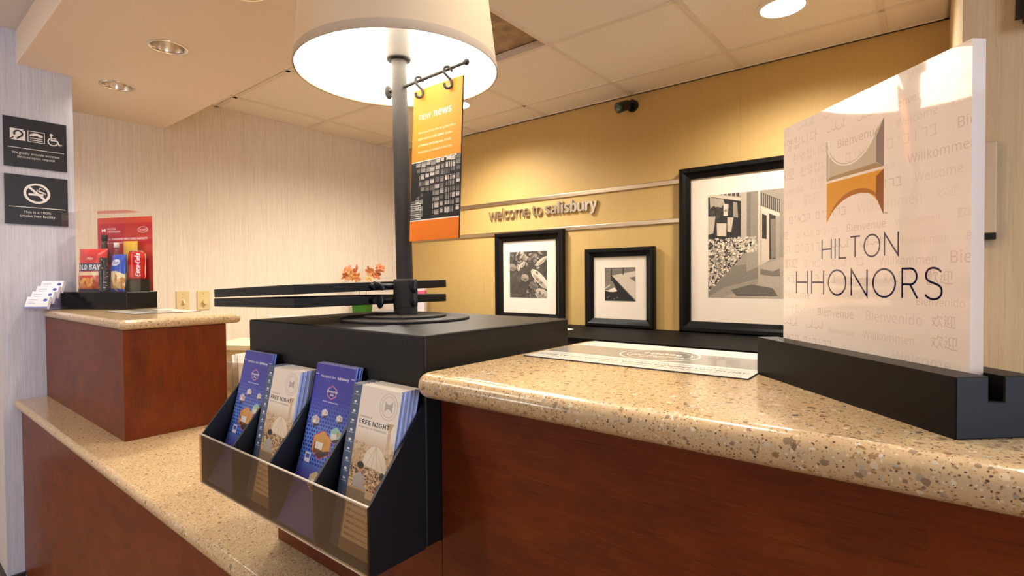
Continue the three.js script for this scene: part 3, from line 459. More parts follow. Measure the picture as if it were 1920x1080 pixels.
const panelC = canvas(1400, Math.round(1400 * PH / PW), (c, w, h) => {
  c.fillStyle = '#f3e4d8'; c.fillRect(0, 0, w, h);
  c.lineJoin = 'round'; let k = 0;
  for (let row = 0; row < 16; row++) {
    let x = rr(-200, 20); const y = 70 + row * 102;
    while (x < w) { const s = rr(46, 86), a = rr(0.12, 0.42); c.fillStyle = c.strokeStyle = `rgba(176,150,134,${a})`; k += 1 + (rnd() * 4 | 0); x += word(c, words[k % words.length], x, y, s) + rr(45, 110); }
  }
  const S = w / PW, X = t => (t - 0.012) * S, Yv = v => (PT - v) * S;
  // emblem, printed with bevelled metal tones
  const ex = X(0.086), ew = X(0.16) - ex, ey = Yv(0.137), eh = Yv(0.054) - ey, hh = eh * 0.485;
  c.fillStyle = '#c9b9a4'; c.beginPath(); c.moveTo(ex, ey); c.bezierCurveTo(ex + ew * 0.08, ey + hh * 0.8, ex + ew * 0.6, ey + hh * 0.95, ex + ew * 0.86, ey + hh * 0.2); c.lineTo(ex + ew, ey - hh * 0.06); c.lineTo(ex + ew, ey + hh); c.lineTo(ex, ey + hh); c.fill();
  c.fillStyle = '#8c7c74'; c.beginPath(); c.moveTo(ex + ew, ey - hh * 0.06); c.lineTo(ex + ew * 0.88, ey + hh * 0.3); c.lineTo(ex + ew * 0.88, ey + hh * 0.86); c.lineTo(ex + ew, ey + hh); c.fill();
  c.fillStyle = '#a98b68'; c.beginPath(); c.moveTo(ex, ey + hh); c.lineTo(ex + ew, ey + hh); c.lineTo(ex + ew * 0.88, ey + hh * 0.88); c.lineTo(ex + ew * 0.06, ey + hh * 0.92); c.fill();
  c.strokeStyle = '#f6ece0'; c.lineWidth = 9; c.beginPath(); c.moveTo(ex + 6, ey + hh * 0.2); c.bezierCurveTo(ex + ew * 0.12, ey + hh * 0.82, ex + ew * 0.6, ey + hh * 0.97, ex + ew * 0.85, ey + hh * 0.25); c.stroke();
  c.strokeStyle = '#5c4c46'; c.lineWidth = 4; c.beginPath(); c.moveTo(ex, ey); c.lineTo(ex, ey + hh); c.stroke();
  const y2 = ey + eh * 0.515; c.fillStyle = '#d8952f'; c.beginPath(); c.moveTo(ex, y2); c.lineTo(ex + ew, y2); c.lineTo(ex + ew, ey + eh); c.bezierCurveTo(ex + ew * 0.84, y2 + hh * 0.12, ex + ew * 0.2, y2 + hh * 0.12, ex, ey + eh); c.fill();
  c.fillStyle = '#a9661a'; c.beginPath(); c.moveTo(ex, ey + eh); c.bezierCurveTo(ex + ew * 0.2, y2 + hh * 0.12, ex + ew * 0.84, y2 + hh * 0.12, ex + ew * 0.96, ey + eh * 0.86); c.bezierCurveTo(ex + ew * 0.8, y2 + hh * 0.28, ex + ew * 0.24, y2 + hh * 0.28, ex, ey + eh); c.fill();
  c.fillStyle = '#8a4c14'; c.beginPath(); c.moveTo(ex + ew, y2); c.lineTo(ex + ew * 0.88, y2 + hh * 0.12); c.lineTo(ex + ew * 0.88, y2 + hh * 0.58); c.lineTo(ex + ew, ey + eh); c.fill();
  c.fillStyle = '#3a2a2a'; c.font = '15px sans-serif'; c.fillText('TM', ex + ew + 5, ey + eh - 2);
  // thin capitals
  c.strokeStyle = '#1c1440'; c.lineCap = 'butt'; c.lineJoin = 'miter';
  const caps = { H: [0.7, (b) => { b([[0, 0], [0, 1]]); b([[1, 0], [1, 1]]); b([[0, .5], [1, .5]]); }], I: [0.02, b => b([[.5, 0], [.5, 1]])], L: [0.5, b => b([[0, 0], [0, 1], [1, 1]])], T: [0.62, b => { b([[0, 0], [1, 0]]); b([[.5, 0], [.5, 1]]); }], N: [0.74, b => b([[0, 1], [0, 0], [1, 1], [1, 0]])], O: [0.92, 'o'], R: [0.56, 'r'], S: [0.56, 's'] };
  const line = (str, t0, t1, yt, yb, lw) => {
    c.lineWidth = lw; const H = yb - yt, gap = 0.27; let tot = -gap; for (const ch of str) tot += caps[ch][0] + gap; const f = (t1 - t0) / tot; let x = t0;
    for (const ch of str) {
      const [wd, fn] = caps[ch], W = wd * f, p = (a, b) => [x + a * W, yt + b * H];
      if (typeof fn === 'function') fn(pts => { c.beginPath(); pts.forEach((q, i) => i ? c.lineTo(...p(...q)) : c.moveTo(...p(...q))); c.stroke(); });
      else { c.beginPath(); if (fn === 'o') c.ellipse(...p(.5, .5), W / 2, H / 2, 0, 0, 7); else if (fn === 'r') { c.moveTo(...p(0, 1)); c.lineTo(...p(0, 0)); c.lineTo(...p(.5, 0)); c.bezierCurveTo(...p(1.1, 0), ...p(1.1, .54), ...p(.5, .54)); c.lineTo(...p(0, .54)); c.moveTo(...p(.52, .54)); c.lineTo(...p(1, 1)); } else { c.moveTo(...p(.94, .13)); c.bezierCurveTo(...p(.7, -.06), ...p(.04, -.06), ...p(.04, .25)); c.bezierCurveTo(...p(.04, .55), ...p(.98, .42), ...p(.98, .74)); c.bezierCurveTo(...p(.98, 1.06), ...p(.25, 1.08), ...p(0, .86)); } c.stroke(); }
      x += W + gap * f;
    }
  };
  line('HILTON', X(0.079), X(0.176), Yv(0.0375), Yv(0.0178), 9);
  line('HHONORS', X(0.0365), X(0.218), Yv(0.006), Yv(-0.0185), 10.5);
});
{
  const ang = Math.atan2(-0.732, 0.681), o = [-0.159, YT, -0.664], L = 0.256, dep = 0.061, hgt = 0.044;
  const t = thing('sign_holder', 'long black wooden slotted block holding the clear welcome panel', 'sign holder', o, ang);
  const sec = new THREE.Shape([[0, 0], [dep, 0], [dep, hgt], [0.0365, hgt], [0.0365, 0.026], [0.0248, 0.026], [0.0248, hgt], [0.0, hgt]].map(p => new THREE.Vector2(...p)));
  const g = new THREE.ExtrudeGeometry(sec, { depth: L - 0.002, bevelEnabled: true, bevelThickness: 0.001, bevelSize: 0.0008, bevelOffset: -0.0008, bevelSegments: 1 }); g.rotateY(Math.PI / 2); g.translate(0.001, 0, 0); // shape x -> -z
  mesh('block', g, phy({ color: '#0d0805', roughness: 0.45, specularIntensity: 0.35 }), t);
  mesh('felt_pad', new THREE.BoxGeometry(L * 0.8, 0.0004, 0.04), M.black, t, [L / 2, 0.0002, -dep / 2]);
  const p = thing('welcome_panel', 'thick clear acrylic panel with gold emblem and multilingual welcome print', 'sign panel', o, ang);
  const edge = phy({ color: '#dcc4b0', roughness: 0.12, clearcoat: 1 }), face = printed(panelC, { roughness: 0.05, clearcoat: 1, clearcoatRoughness: 0.015, ior: 1.6 });
  const back = std({ color: '#efe0d2', roughness: 0.3 });
  mesh('panel', new THREE.BoxGeometry(PW, PH, 0.0105), [edge, edge, edge, edge, face, back], p, [0.012 + PW / 2, 0.0272 + PH / 2, -0.0306]);
}
// guarantee mat lying on the long counter
const matC = canvas(1500, 1050, (c, w, h) => {
  c.fillStyle = '#e4dfd6'; c.fillRect(0, 0, w, h); c.fillStyle = '#9a948a'; c.fillRect(0, h * 0.29, w, h * 0.42);
  const el = (rx, ry, lw, col) => { c.strokeStyle = col; c.lineWidth = lw; c.beginPath(); c.ellipse(w * 0.52, h * 0.46, rx, ry, 0, 0, 7); c.stroke(); };
  c.fillStyle = '#8d877d'; c.beginPath(); c.ellipse(w * 0.52, h * 0.46, 270, 262, 0, 0, 7); c.fill(); el(272, 264, 12, '#efe9df'); el(222, 214, 7, '#efe9df');
  c.fillStyle = '#efe9df'; c.textAlign = 'center'; c.font = 'bold 120px sans-serif'; c.fillText('100%', w * 0.52, h * 0.45); c.font = 'italic bold 82px serif'; c.fillText('Hampton', w * 0.52, h * 0.54); c.font = 'bold 34px sans-serif'; c.fillText('GUARANTEE', w * 0.52, h * 0.59);
  c.fillStyle = '#4a4640'; c.font = '38px serif'; c.fillText('Friendly service, clean rooms, comfortable surroundings, every time.', w / 2, h * 0.79); c.fillStyle = '#1d1a18'; c.font = 'italic bold 58px serif'; c.fillText("If you're not satisfied, we don't expect you to pay.", w / 2, h * 0.865); c.fillStyle = '#4a4640'; c.font = '38px serif'; c.fillText("That's our promise and your guarantee. That's 100% Hampton.", w / 2, h * 0.925);
});
{
  const e = std({ color: '#2e2a28', roughness: 0.6 }), f = printed(matC, { roughness: 0.25, clearcoat: 0.4 });
  solo('desk_mat', 'grey and white printed guarantee mat on the long stone counter', 'desk mat', new THREE.BoxGeometry(0.312, 0.0016, 0.213), [e, e, f, e, e, e], [-0.314, YT + 0.0009, -0.7215], [0, 0.01, 0]);
  solo('desk_mat', 'grey printed mat on the short counter beside the snack display', 'desk mat', new THREE.BoxGeometry(0.312, 0.0016, 0.213), [e, e, f, e, e, e], [-2.3, YT + 0.0009, -0.695], [0, 0.02, 0]);
}

// ------------------------------------------------------------------ golden wall: rails, lettering, pictures, camera
for (const [y, x1, lab] of [[0.54, -0.3, 'upper brushed metal rail on the golden wall above the welcome lettering'], [0.322, -0.3, 'lower brushed metal rail on the golden wall below the welcome lettering']])
  solo('wall_rail', lab, 'rail', (() => { const g = rbox(x1 - XL - 0.004, 0.028, 0.01, 0.004, 3); g.translate((XL + x1) / 2, EYE + y, ZB + 0.0052); return g; })(), M.steel);
{
  const reg = await new FontLoader().loadAsync('fonts/droid/droid_sans_regular.typeface.json'), bold = await new FontLoader().loadAsync('fonts/droid/droid_sans_bold.typeface.json');
  const t = thing('wall_lettering', 'raised metal letters reading welcome to salisbury on the golden wall', 'lettering', [-2.506, EYE + 0.427, ZB + 0.004]);
  const SZ_ = 0.074; let x = 0; const list = [];
  for (const [str, f] of [['welcome to ', reg], ['salisbury', bold]]) for (const ch of str) { const adv = f.data.glyphs[ch].ha * SZ_ / f.data.resolution; if (ch !== ' ') list.push([ch, f, x]); x += adv * 1.02; }
  const k = 0.886 / x; const lm = std({ color: '#d8cdbb', roughness: 0.3, metalness: 1 });
  for (const [ch, f, px] of list) { const g = new TextGeometry(ch, { font: f, size: SZ_, depth: 0.012, curveSegments: 6, bevelEnabled: true, bevelSize: 0.0006, bevelThickness: 0.0006, bevelSegments: 1 }); mesh('letter', g, lm, t, [px * k, 0, 0]); }
}
const S = v => v;                                      // monochrome, slightly sepia photographs
const grey = (v, a = 1) => rgb(v, v * 0.92, v * 0.82, a);
const shellsC = canvas(500, 500, (c, w, h) => {
  c.fillStyle = grey(70); c.fillRect(0, 0, w, h);
  for (let i = 0; i < 70; i++) { c.fillStyle = grey(rr(30, 110), 0.35); c.beginPath(); c.ellipse(rnd() * w, rnd() * h, rr(20, 80), rr(14, 50), rnd() * 3, 0, 7); c.fill(); }
  const shell = (x, y, a, b, r, v) => { c.save(); c.translate(x, y); c.rotate(r); c.fillStyle = grey(40, 0.8); c.beginPath(); c.ellipse(6, 10, a, b, 0, 0, 7); c.fill(); c.fillStyle = grey(v); c.beginPath(); c.ellipse(0, 0, a, b, 0, 0, 7); c.fill(); c.fillStyle = grey(v * 0.72, 0.8); c.beginPath(); c.ellipse(a * 0.1, b * 0.4, a * 0.8, b * 0.45, 0, 0, 7); c.fill(); c.strokeStyle = grey(v * 0.6, 0.6); c.lineWidth = 2; for (let k = -2; k < 3; k++) { c.beginPath(); c.moveTo(-a, 0); c.quadraticCurveTo(0, k * b * 0.5, a, k * b * 0.2); c.stroke(); } c.restore(); };
  for (let i = 0; i < 46; i++) shell(rr(0, 480), rr(0, 180), rr(12, 40), rr(8, 22), rr(0, 3), rr(130, 225));
  shell(410, 300, 150, 52, 0.72, 220); shell(330, 370, 60, 40, 0.4, 120); shell(210, 285, 52, 40, 0.2, 165); shell(180, 140, 46, 26, -0.6, 200); shell(430, 110, 90, 26, -0.55, 210); shell(40, 170, 50, 40, 0.2, 150); shell(430, 460, 90, 60, 0.3, 190);
  for (let i = 0; i < 26; i++) shell(rr(150, 480), rr(230, 480), rr(6, 20), rr(5, 12), rr(0, 3), rr(120, 220));
});
const dockC = canvas(500, 540, (c, w, h) => {
  c.fillStyle = grey(112); c.fillRect(0, 0, w, h); for (let i = 0; i < 700; i++) { c.fillStyle = grey(rr(60, 170), 0.4); c.fillRect(rnd() * w, rr(0, 200), rr(6, 40), rr(2, 6)); }
  c.fillStyle = grey(12); c.beginPath(); c.moveTo(120, 140); c.lineTo(500, 540); c.lineTo(0, 540); c.lineTo(0, 380); c.lineTo(120, 300); c.fill();
  c.fillStyle = grey(205); c.beginPath(); c.moveTo(120, 128); c.lineTo(500, 60); c.lineTo(500, 145); c.lineTo(400, 165); c.lineTo(500, 235); c.lineTo(500, 520); c.fill();
  c.strokeStyle = grey(150, 0.8); c.lineWidth = 2; for (let k = 0; k < 16; k++) { c.beginPath(); c.moveTo(130 + k * 23, 138 + k * 24); c.lineTo(500, 70 + k * 29); c.stroke(); }
  c.fillStyle = grey(30); c.fillRect(102, 20, 16, 250); c.fillRect(298, 10, 16, 108);
  c.fillStyle = grey(120); c.beginPath(); c.moveTo(0, 230); c.lineTo(130, 220); c.lineTo(210, 380); c.quadraticCurveTo(120, 420, 0, 370); c.fill(); c.fillStyle = grey(235); c.beginPath(); c.moveTo(60, 370); c.lineTo(160, 320); c.lineTo(205, 380); c.quadraticCurveTo(120, 412, 0, 375); c.fill(); c.fillStyle = grey(200); c.beginPath(); c.moveTo(0, 330); c.lineTo(95, 265); c.lineTo(80, 300); c.lineTo(0, 350); c.fill();
  for (const [x, y] of [[45, 490], [155, 505], [210, 485], [70, 470]]) { c.fillStyle = grey(190); c.beginPath(); c.arc(x, y, 7, 0, 7); c.fill(); }
});
const shopC = canvas(900, 1100, (c, w, h) => {
  const P = (pts, v) => { c.fillStyle = grey(v); c.beginPath(); pts.forEach(([x, y], i) => i ? c.lineTo(x, y) : c.moveTo(x, y)); c.closePath(); c.fill(); };
  c.fillStyle = grey(150); c.fillRect(0, 0, w, h); c.fillStyle = grey(172); c.fillRect(600, 690, 300, 410); c.fillStyle = grey(90); c.fillRect(700, 200, 140, 480); c.save(); c.scale(0.7, 1);
  P([[0, 10], [430, 90], [430, 520], [0, 520]], 38);                    // shop window
  P([[20, 20], [200, 50], [240, 150], [110, 130], [30, 160]], 170); for (let i = 0; i < 120; i++) { c.fillStyle = grey(rr(20, 80), 0.7); c.beginPath(); c.arc(rr(0, 330), rr(130, 330), rr(8, 34), 0, 7); c.fill(); }
  P([[330, 90], [380, 100], [395, 260], [330, 250]], 150); P([[205, 100], [270, 108], [262, 235], [205, 230]], 215); c.fillStyle = grey(60); c.font = 'bold 36px sans-serif'; c.fillText('KS', 215, 190);
  P([[0, 0], [130, 0], [460, 60], [460, 95], [60, 20], [0, 20]], 200); P([[150, 0], [440, 0], [440, 45]], 60); for (let k = 0; k < 5; k++) P([[190 + k * 55, 0], [205 + k * 55, 0], [205 + k * 55, 40], [190 + k * 55, 36]], 190);
  P([[0, 225], [100, 230], [70, 410], [0, 425]], 185); P([[255, 250], [335, 255], [305, 410], [255, 400]], 195); P([[115, 305], [245, 312], [240, 450], [120, 440]], 205);
  P([[430, 0], [500, 0], [500, 520], [430, 520]], 178); P([[505, 10], [555, 10], [555, 500], [505, 500]], 120); P([[560, 0], [640, 0], [640, 760], [575, 800]], 138); P([[640, 0], [665, 0], [675, 760], [640, 780]], 200);
  P([[675, 20], [900, 110], [900, 240], [675, 150]], 70); for (let k = 0; k < 9; k++) P([[690 + k * 24, 30 + k * 10], [700 + k * 24, 34 + k * 10], [700 + k * 24, 158 + k * 10], [690 + k * 24, 152 + k * 10]], 165);
  P([[675, 160], [900, 245], [900, 285], [675, 205]], 210); P([[680, 205], [770, 240], [775, 720], [680, 760]], 205); P([[690, 240], [745, 260], [745, 500], [690, 490]], 45); P([[775, 245], [850, 270], [850, 700], [775, 705]], 60); P([[790, 300], [848, 300], [848, 690], [800, 700]], 130); P([[855, 270], [900, 280], [900, 700], [855, 700]], 160);
  P([[0, 800], [640, 740], [640, 900], [200, 1000], [0, 1100]], 128); P([[500, 560], [640, 540], [640, 780], [500, 830]], 155); P([[640, 770], [900, 700], [900, 1100], [200, 1100], [640, 960]], 172); P([[670, 800], [820, 830], [900, 800], [900, 880], [820, 880], [670, 860]], 120); P([[300, 1020], [560, 960], [820, 1000], [880, 1080], [380, 1090]], 100);
  for (let i = 0; i < 240; i++) { c.fillStyle = grey(rr(20, 70), 0.8); c.beginPath(); const x = rr(0, 560); c.arc(x, rr(500, 560 + (560 - x) * 0.85), rr(8, 24), 0, 7); c.fill(); }
  for (let i = 0; i < 560; i++) { const x = rr(0, 1) ** 1.3 * 620, y = rr(470, 620 + Math.max(0, 480 - x) * 0.9); if (x > 480 && y > 680) continue; const v = rr(170, 250); c.fillStyle = grey(v); const r = rr(5, 15); c.beginPath(); c.ellipse(x, y, r, r * 0.85, 0, 0, 7); c.fill(); c.fillStyle = grey(v * 0.6, 0.5); c.beginPath(); c.arc(x + 2, y + 3, r * 0.35, 0, 7); c.fill(); }
  c.restore();
});
const speck = (c, w, h, n) => { for (let i = 0; i < n; i++) { c.fillStyle = grey(rnd() < 0.5 ? 20 : 235, rr(0.05, 0.22)); const r = rr(1, 6); c.fillRect(rnd() * w, rnd() * h, r, r); } };
function frameGeo(w, h, b, d) {                    // mitred moulding with a sloping inner face
  const P = [], I = [], prof = [[0, 0], [0, d * 0.8], [b * 0.12, d], [b * 0.4, d], [b * 0.62, d * 0.72], [b, d * 0.5], [b, 0]];
  const geos = [];
  const corners = i => [[-w / 2 + i, -h / 2 + i], [w / 2 - i, -h / 2 + i], [w / 2 - i, h / 2 - i], [-w / 2 + i, h / 2 - i]];
  for (let s = 0; s < 4; s++) for (let k = 0; k < prof.length - 1; k++) {
    const [i0, z0] = prof[k], [i1, z1] = prof[k + 1], a = corners(i0)[s], b0 = corners(i0)[(s + 1) % 4], c0 = corners(i1)[(s + 1) % 4], d0 = corners(i1)[s], n = P.length / 3;
    P.push(a[0], a[1], z0, b0[0], b0[1], z0, c0[0], c0[1], z1, d0[0], d0[1], z1); I.push(n, n + 1, n + 2, n, n + 2, n + 3);
  }
  const g = new THREE.BufferGeometry(); g.setAttribute('position', new THREE.Float32BufferAttribute(P, 3)); g.setIndex(I); const q = g.toNonIndexed(); q.computeVertexNormals(); q.setAttribute('uv', new THREE.Float32BufferAttribute(new Float32Array(q.attributes.position.count * 2), 2)); return q;
}
const frameM = phy({ color: '#070504', roughness: 0.4, specularIntensity: 0.45 }), matte = std({ color: '#e6d8c6', roughness: 0.85 });
[[shellsC, 2600], [dockC, 2200], [shopC, 9000]].forEach(([cv, n]) => speck(cv.getContext('2d'), cv.width, cv.height, n));
function picture(x0, x1, y1, b, px0, px1, py0, py1, img, label) {
  const y0 = -0.2995, w = x1 - x0, h = y1 - y0, d = 0.04, t = thing('picture_frame', label, 'picture', [(x0 + x1) / 2, EYE + (y0 + y1) / 2, ZB + 0.012]);
  mesh('frame', frameGeo(w, h, b, d), frameM, t);
  mesh('mount', new THREE.BoxGeometry(w - b * 1.9, h - b * 1.9, 0.006), matte, t, [0, 0, 0.008]);
  mesh('photograph', new THREE.BoxGeometry(px1 - px0, py1 - py0, 0.001), [matte, matte, matte, matte, printed(img, { roughness: 0.5 }), matte], t, [(px0 + px1) / 2 - (x0 + x1) / 2, (py0 + py1) / 2 - (y0 + y1) / 2, 0.0118]);
  mesh('backing', new THREE.BoxGeometry(w - 0.01, h - 0.01, 0.003), M.black, t, [0, 0, 0.002]);
}
picture(-2.428, -1.852, 0.322, 0.062, -2.306, -1.989, -0.131, 0.186, shellsC, 'black framed sepia photo of seashells below the welcome lettering');
picture(-1.686, -1.231, 0.181, 0.052, -1.556, -1.354, -0.139, 0.063, dockC, 'small black framed photo of a wooden dock and rowing boat');
picture(-1.084, -0.28, 0.597, 0.06, -0.931, -0.43, -0.107, 0.439, shopC, 'large black framed photo of a shopfront with a hanging flower basket');
{
  const t = thing('security_camera', 'small dark green bullet camera on the golden wall near the ceiling', 'camera', [-1.39, EYE + 1.015, ZB]);
  mesh('mount_base', cyl(0.034, 0.036, 0.02, 24).rotateX(Math.PI / 2), M.plastic, t, [0.012, 0.004, 0.0105]);
  mesh('arm', tube([[0.012, 0.004, 0.015], [0.004, 0.0, 0.04], [-0.006, -0.006, 0.06]], 0.012, 10, 10), M.plastic, t);
  const b = mesh('body', cyl(0.031, 0.029, 0.075, 28).rotateX(Math.PI / 2), M.plastic, t, [-0.012, -0.014, 0.085], [0.42, -0.35, 0]);
  mesh('lens', new THREE.SphereGeometry(0.026, 24, 16).scale(1, 1, 0.35), phy({ color: '#1c3a22', roughness: 0.08, clearcoat: 1 }), b, [0, 0, 0.037]);
}
// ------------------------------------------------------------------ right-hand wall
{
  const t = thing('wall_dispenser', 'slim cream box on the beige wall behind the welcome panel', 'wall box', [0.105, EYE + 0.1, ZR]);
  mesh('case', (() => { const g = rbox(0.045, 0.222, 0.03, 0.004, 2); g.translate(0, 0.114, 0.0155); return g; })(), std({ color: '#d9bf9c', roughness: 0.5 }), t);
  mesh('nozzle', boxAt(-0.022, 0.022, -0.012, 0.003, 0.001, 0.026), M.plastic, t);
}
{
  const t = thing('ornate_frame', 'stepped dark brown frame corner high on the beige wall beside the welcome panel', 'frame', [0.154, EYE + 0.57, ZR]);
  mesh('outer_moulding', boxAt(0.003, 0.5, 0.043, 0.5, 0.001, 0.014), M.darkWood, t, [0, 0, 0], [0, 0, -0.02]);
  mesh('middle_moulding', boxAt(0.016, 0.49, 0.026, 0.48, 0.014, 0.024), M.darkWood, t);
  mesh('inner_moulding', boxAt(0.026, 0.48, 0.012, 0.47, 0.024, 0.034), M.darkWood, t);
}
// ------------------------------------------------------------------ partition wall signs
function adaSign(name, label, y0, y1, draw) {
  const zA = -0.566, zB = -0.37, w = zB - zA, h = y1 - y0, cv = canvas(640, Math.round(640 * h / w), draw), e = std({ color: '#131011', roughness: 0.5 }), f = printed(cv, { roughness: 0.4 });
  solo(name, label, 'sign', new THREE.BoxGeometry(w, h, 0.006), [e, e, e, e, f, e], [XP + 0.0032, EYE + (y0 + y1) / 2, (zA + zB) / 2], [0, Math.PI / 2, 0]);
}
const signInk = '#e9e2da';
adaSign('accessibility_sign', 'square black wall sign with ear, telephone and wheelchair symbols', 0.468, 0.6675, (c, w, h) => {
  c.fillStyle = '#17120f'; c.fillRect(0, 0, w, h); c.fillStyle = c.strokeStyle = signInk;
  c.fillRect(64, 150, 150, 150); c.strokeStyle = '#17120f'; c.lineWidth = 20; c.beginPath(); c.arc(145, 215, 40, 2.6, 7.4); c.lineTo(128, 285); c.stroke(); c.lineWidth = 13; c.beginPath(); c.moveTo(60, 300); c.lineTo(100, 262); c.moveTo(190, 172); c.lineTo(220, 146); c.stroke();
  c.strokeStyle = signInk; c.lineWidth = 8; c.strokeRect(240, 158, 166, 140); c.beginPath(); c.moveTo(256, 205); c.quadraticCurveTo(323, 150, 390, 205); c.lineTo(390, 225); c.lineTo(352, 225); c.quadraticCurveTo(323, 200, 294, 225); c.lineTo(256, 225); c.fill(); for (let i = 0; i < 2; i++) { c.lineWidth = 11; c.beginPath(); c.moveTo(258, 248 + i * 26); c.lineTo(388, 248 + i * 26); c.stroke(); }
  c.beginPath(); c.arc(478, 166, 17, 0, 7); c.fill(); c.lineWidth = 17; c.beginPath(); c.moveTo(478, 186); c.lineTo(480, 240); c.lineTo(538, 240); c.lineTo(562, 296); c.lineTo(590, 288); c.stroke(); c.lineWidth = 12; c.beginPath(); c.moveTo(480, 212); c.lineTo(528, 212); c.stroke(); c.lineWidth = 14; c.beginPath(); c.arc(494, 258, 50, 0.1, 4.1); c.stroke();
  c.lineWidth = 8; c.beginPath(); c.moveTo(40, 400); c.lineTo(w - 30, 400); c.stroke(); c.font = '40px sans-serif'; c.textAlign = 'center'; c.fillText('We gladly provide assistive', w / 2, 478); c.fillText('devices upon request', w / 2, 530);
});
adaSign('no_smoking_sign', 'square black wall sign with a white no smoking symbol', 0.236, 0.4365, (c, w, h) => {
  c.fillStyle = '#17120f'; c.fillRect(0, 0, w, h); c.strokeStyle = c.fillStyle = signInk;
  c.save(); c.lineWidth = 20; c.translate(318, 232); c.fillRect(-86, 2, 150, 28); c.lineWidth = 9; c.beginPath(); c.moveTo(84, 10); c.bezierCurveTo(90, -40, 10, -10, 20, -60); c.bezierCurveTo(26, -92, 80, -70, 74, -44); c.stroke(); c.beginPath(); c.moveTo(66, 0); c.bezierCurveTo(70, -24, 0, -10, 0, -56); c.stroke(); c.lineWidth = 28; c.beginPath(); c.arc(0, 0, 122, 0, 7); c.stroke(); c.beginPath(); c.moveTo(-86, -86); c.lineTo(86, 86); c.stroke(); c.restore();
  c.lineWidth = 8; c.beginPath(); c.moveTo(40, 425); c.lineTo(w - 30, 425); c.stroke(); c.font = '44px sans-serif'; c.textAlign = 'center'; c.fillText('This is a 100%', w / 2, 505); c.fillText('smoke free facility', w / 2, 556);
});
// switch plates on the left wall
{
  const mk = (z, label, dim) => {
    const t = thing('switch_plate', label, 'switch plate', [XL, EYE - 0.118, z], Math.PI / 2);
    mesh('plate', (() => { const g = rbox(0.07, 0.116, 0.006, 0.002, 2); g.translate(0, 0, 0.0031); return g; })(), M.ivory, t);
    if (dim) mesh('dimmer_knob', cyl(0.014, 0.016, 0.018, 24).rotateX(Math.PI / 2), M.ivory, t, [0.006, -0.01, 0.015]);
    else mesh('toggle', (() => { const g = rbox(0.01, 0.024, 0.016, 0.002, 2); g.rotateX(-0.4); return g; })(), M.ivory, t, [0.002, -0.008, 0.011]);
    mesh('screw', new THREE.SphereGeometry(0.003, 10, 6), M.steel, t, [0, 0.04, 0.006]); mesh('screw', new THREE.SphereGeometry(0.003, 10, 6), M.steel, t, [0, -0.044, 0.006]);
  };
  mk(-1.203, 'ivory wall plate with a small toggle switch', false); mk(-1.315, 'ivory wall plate with a round dimmer knob', true);
}
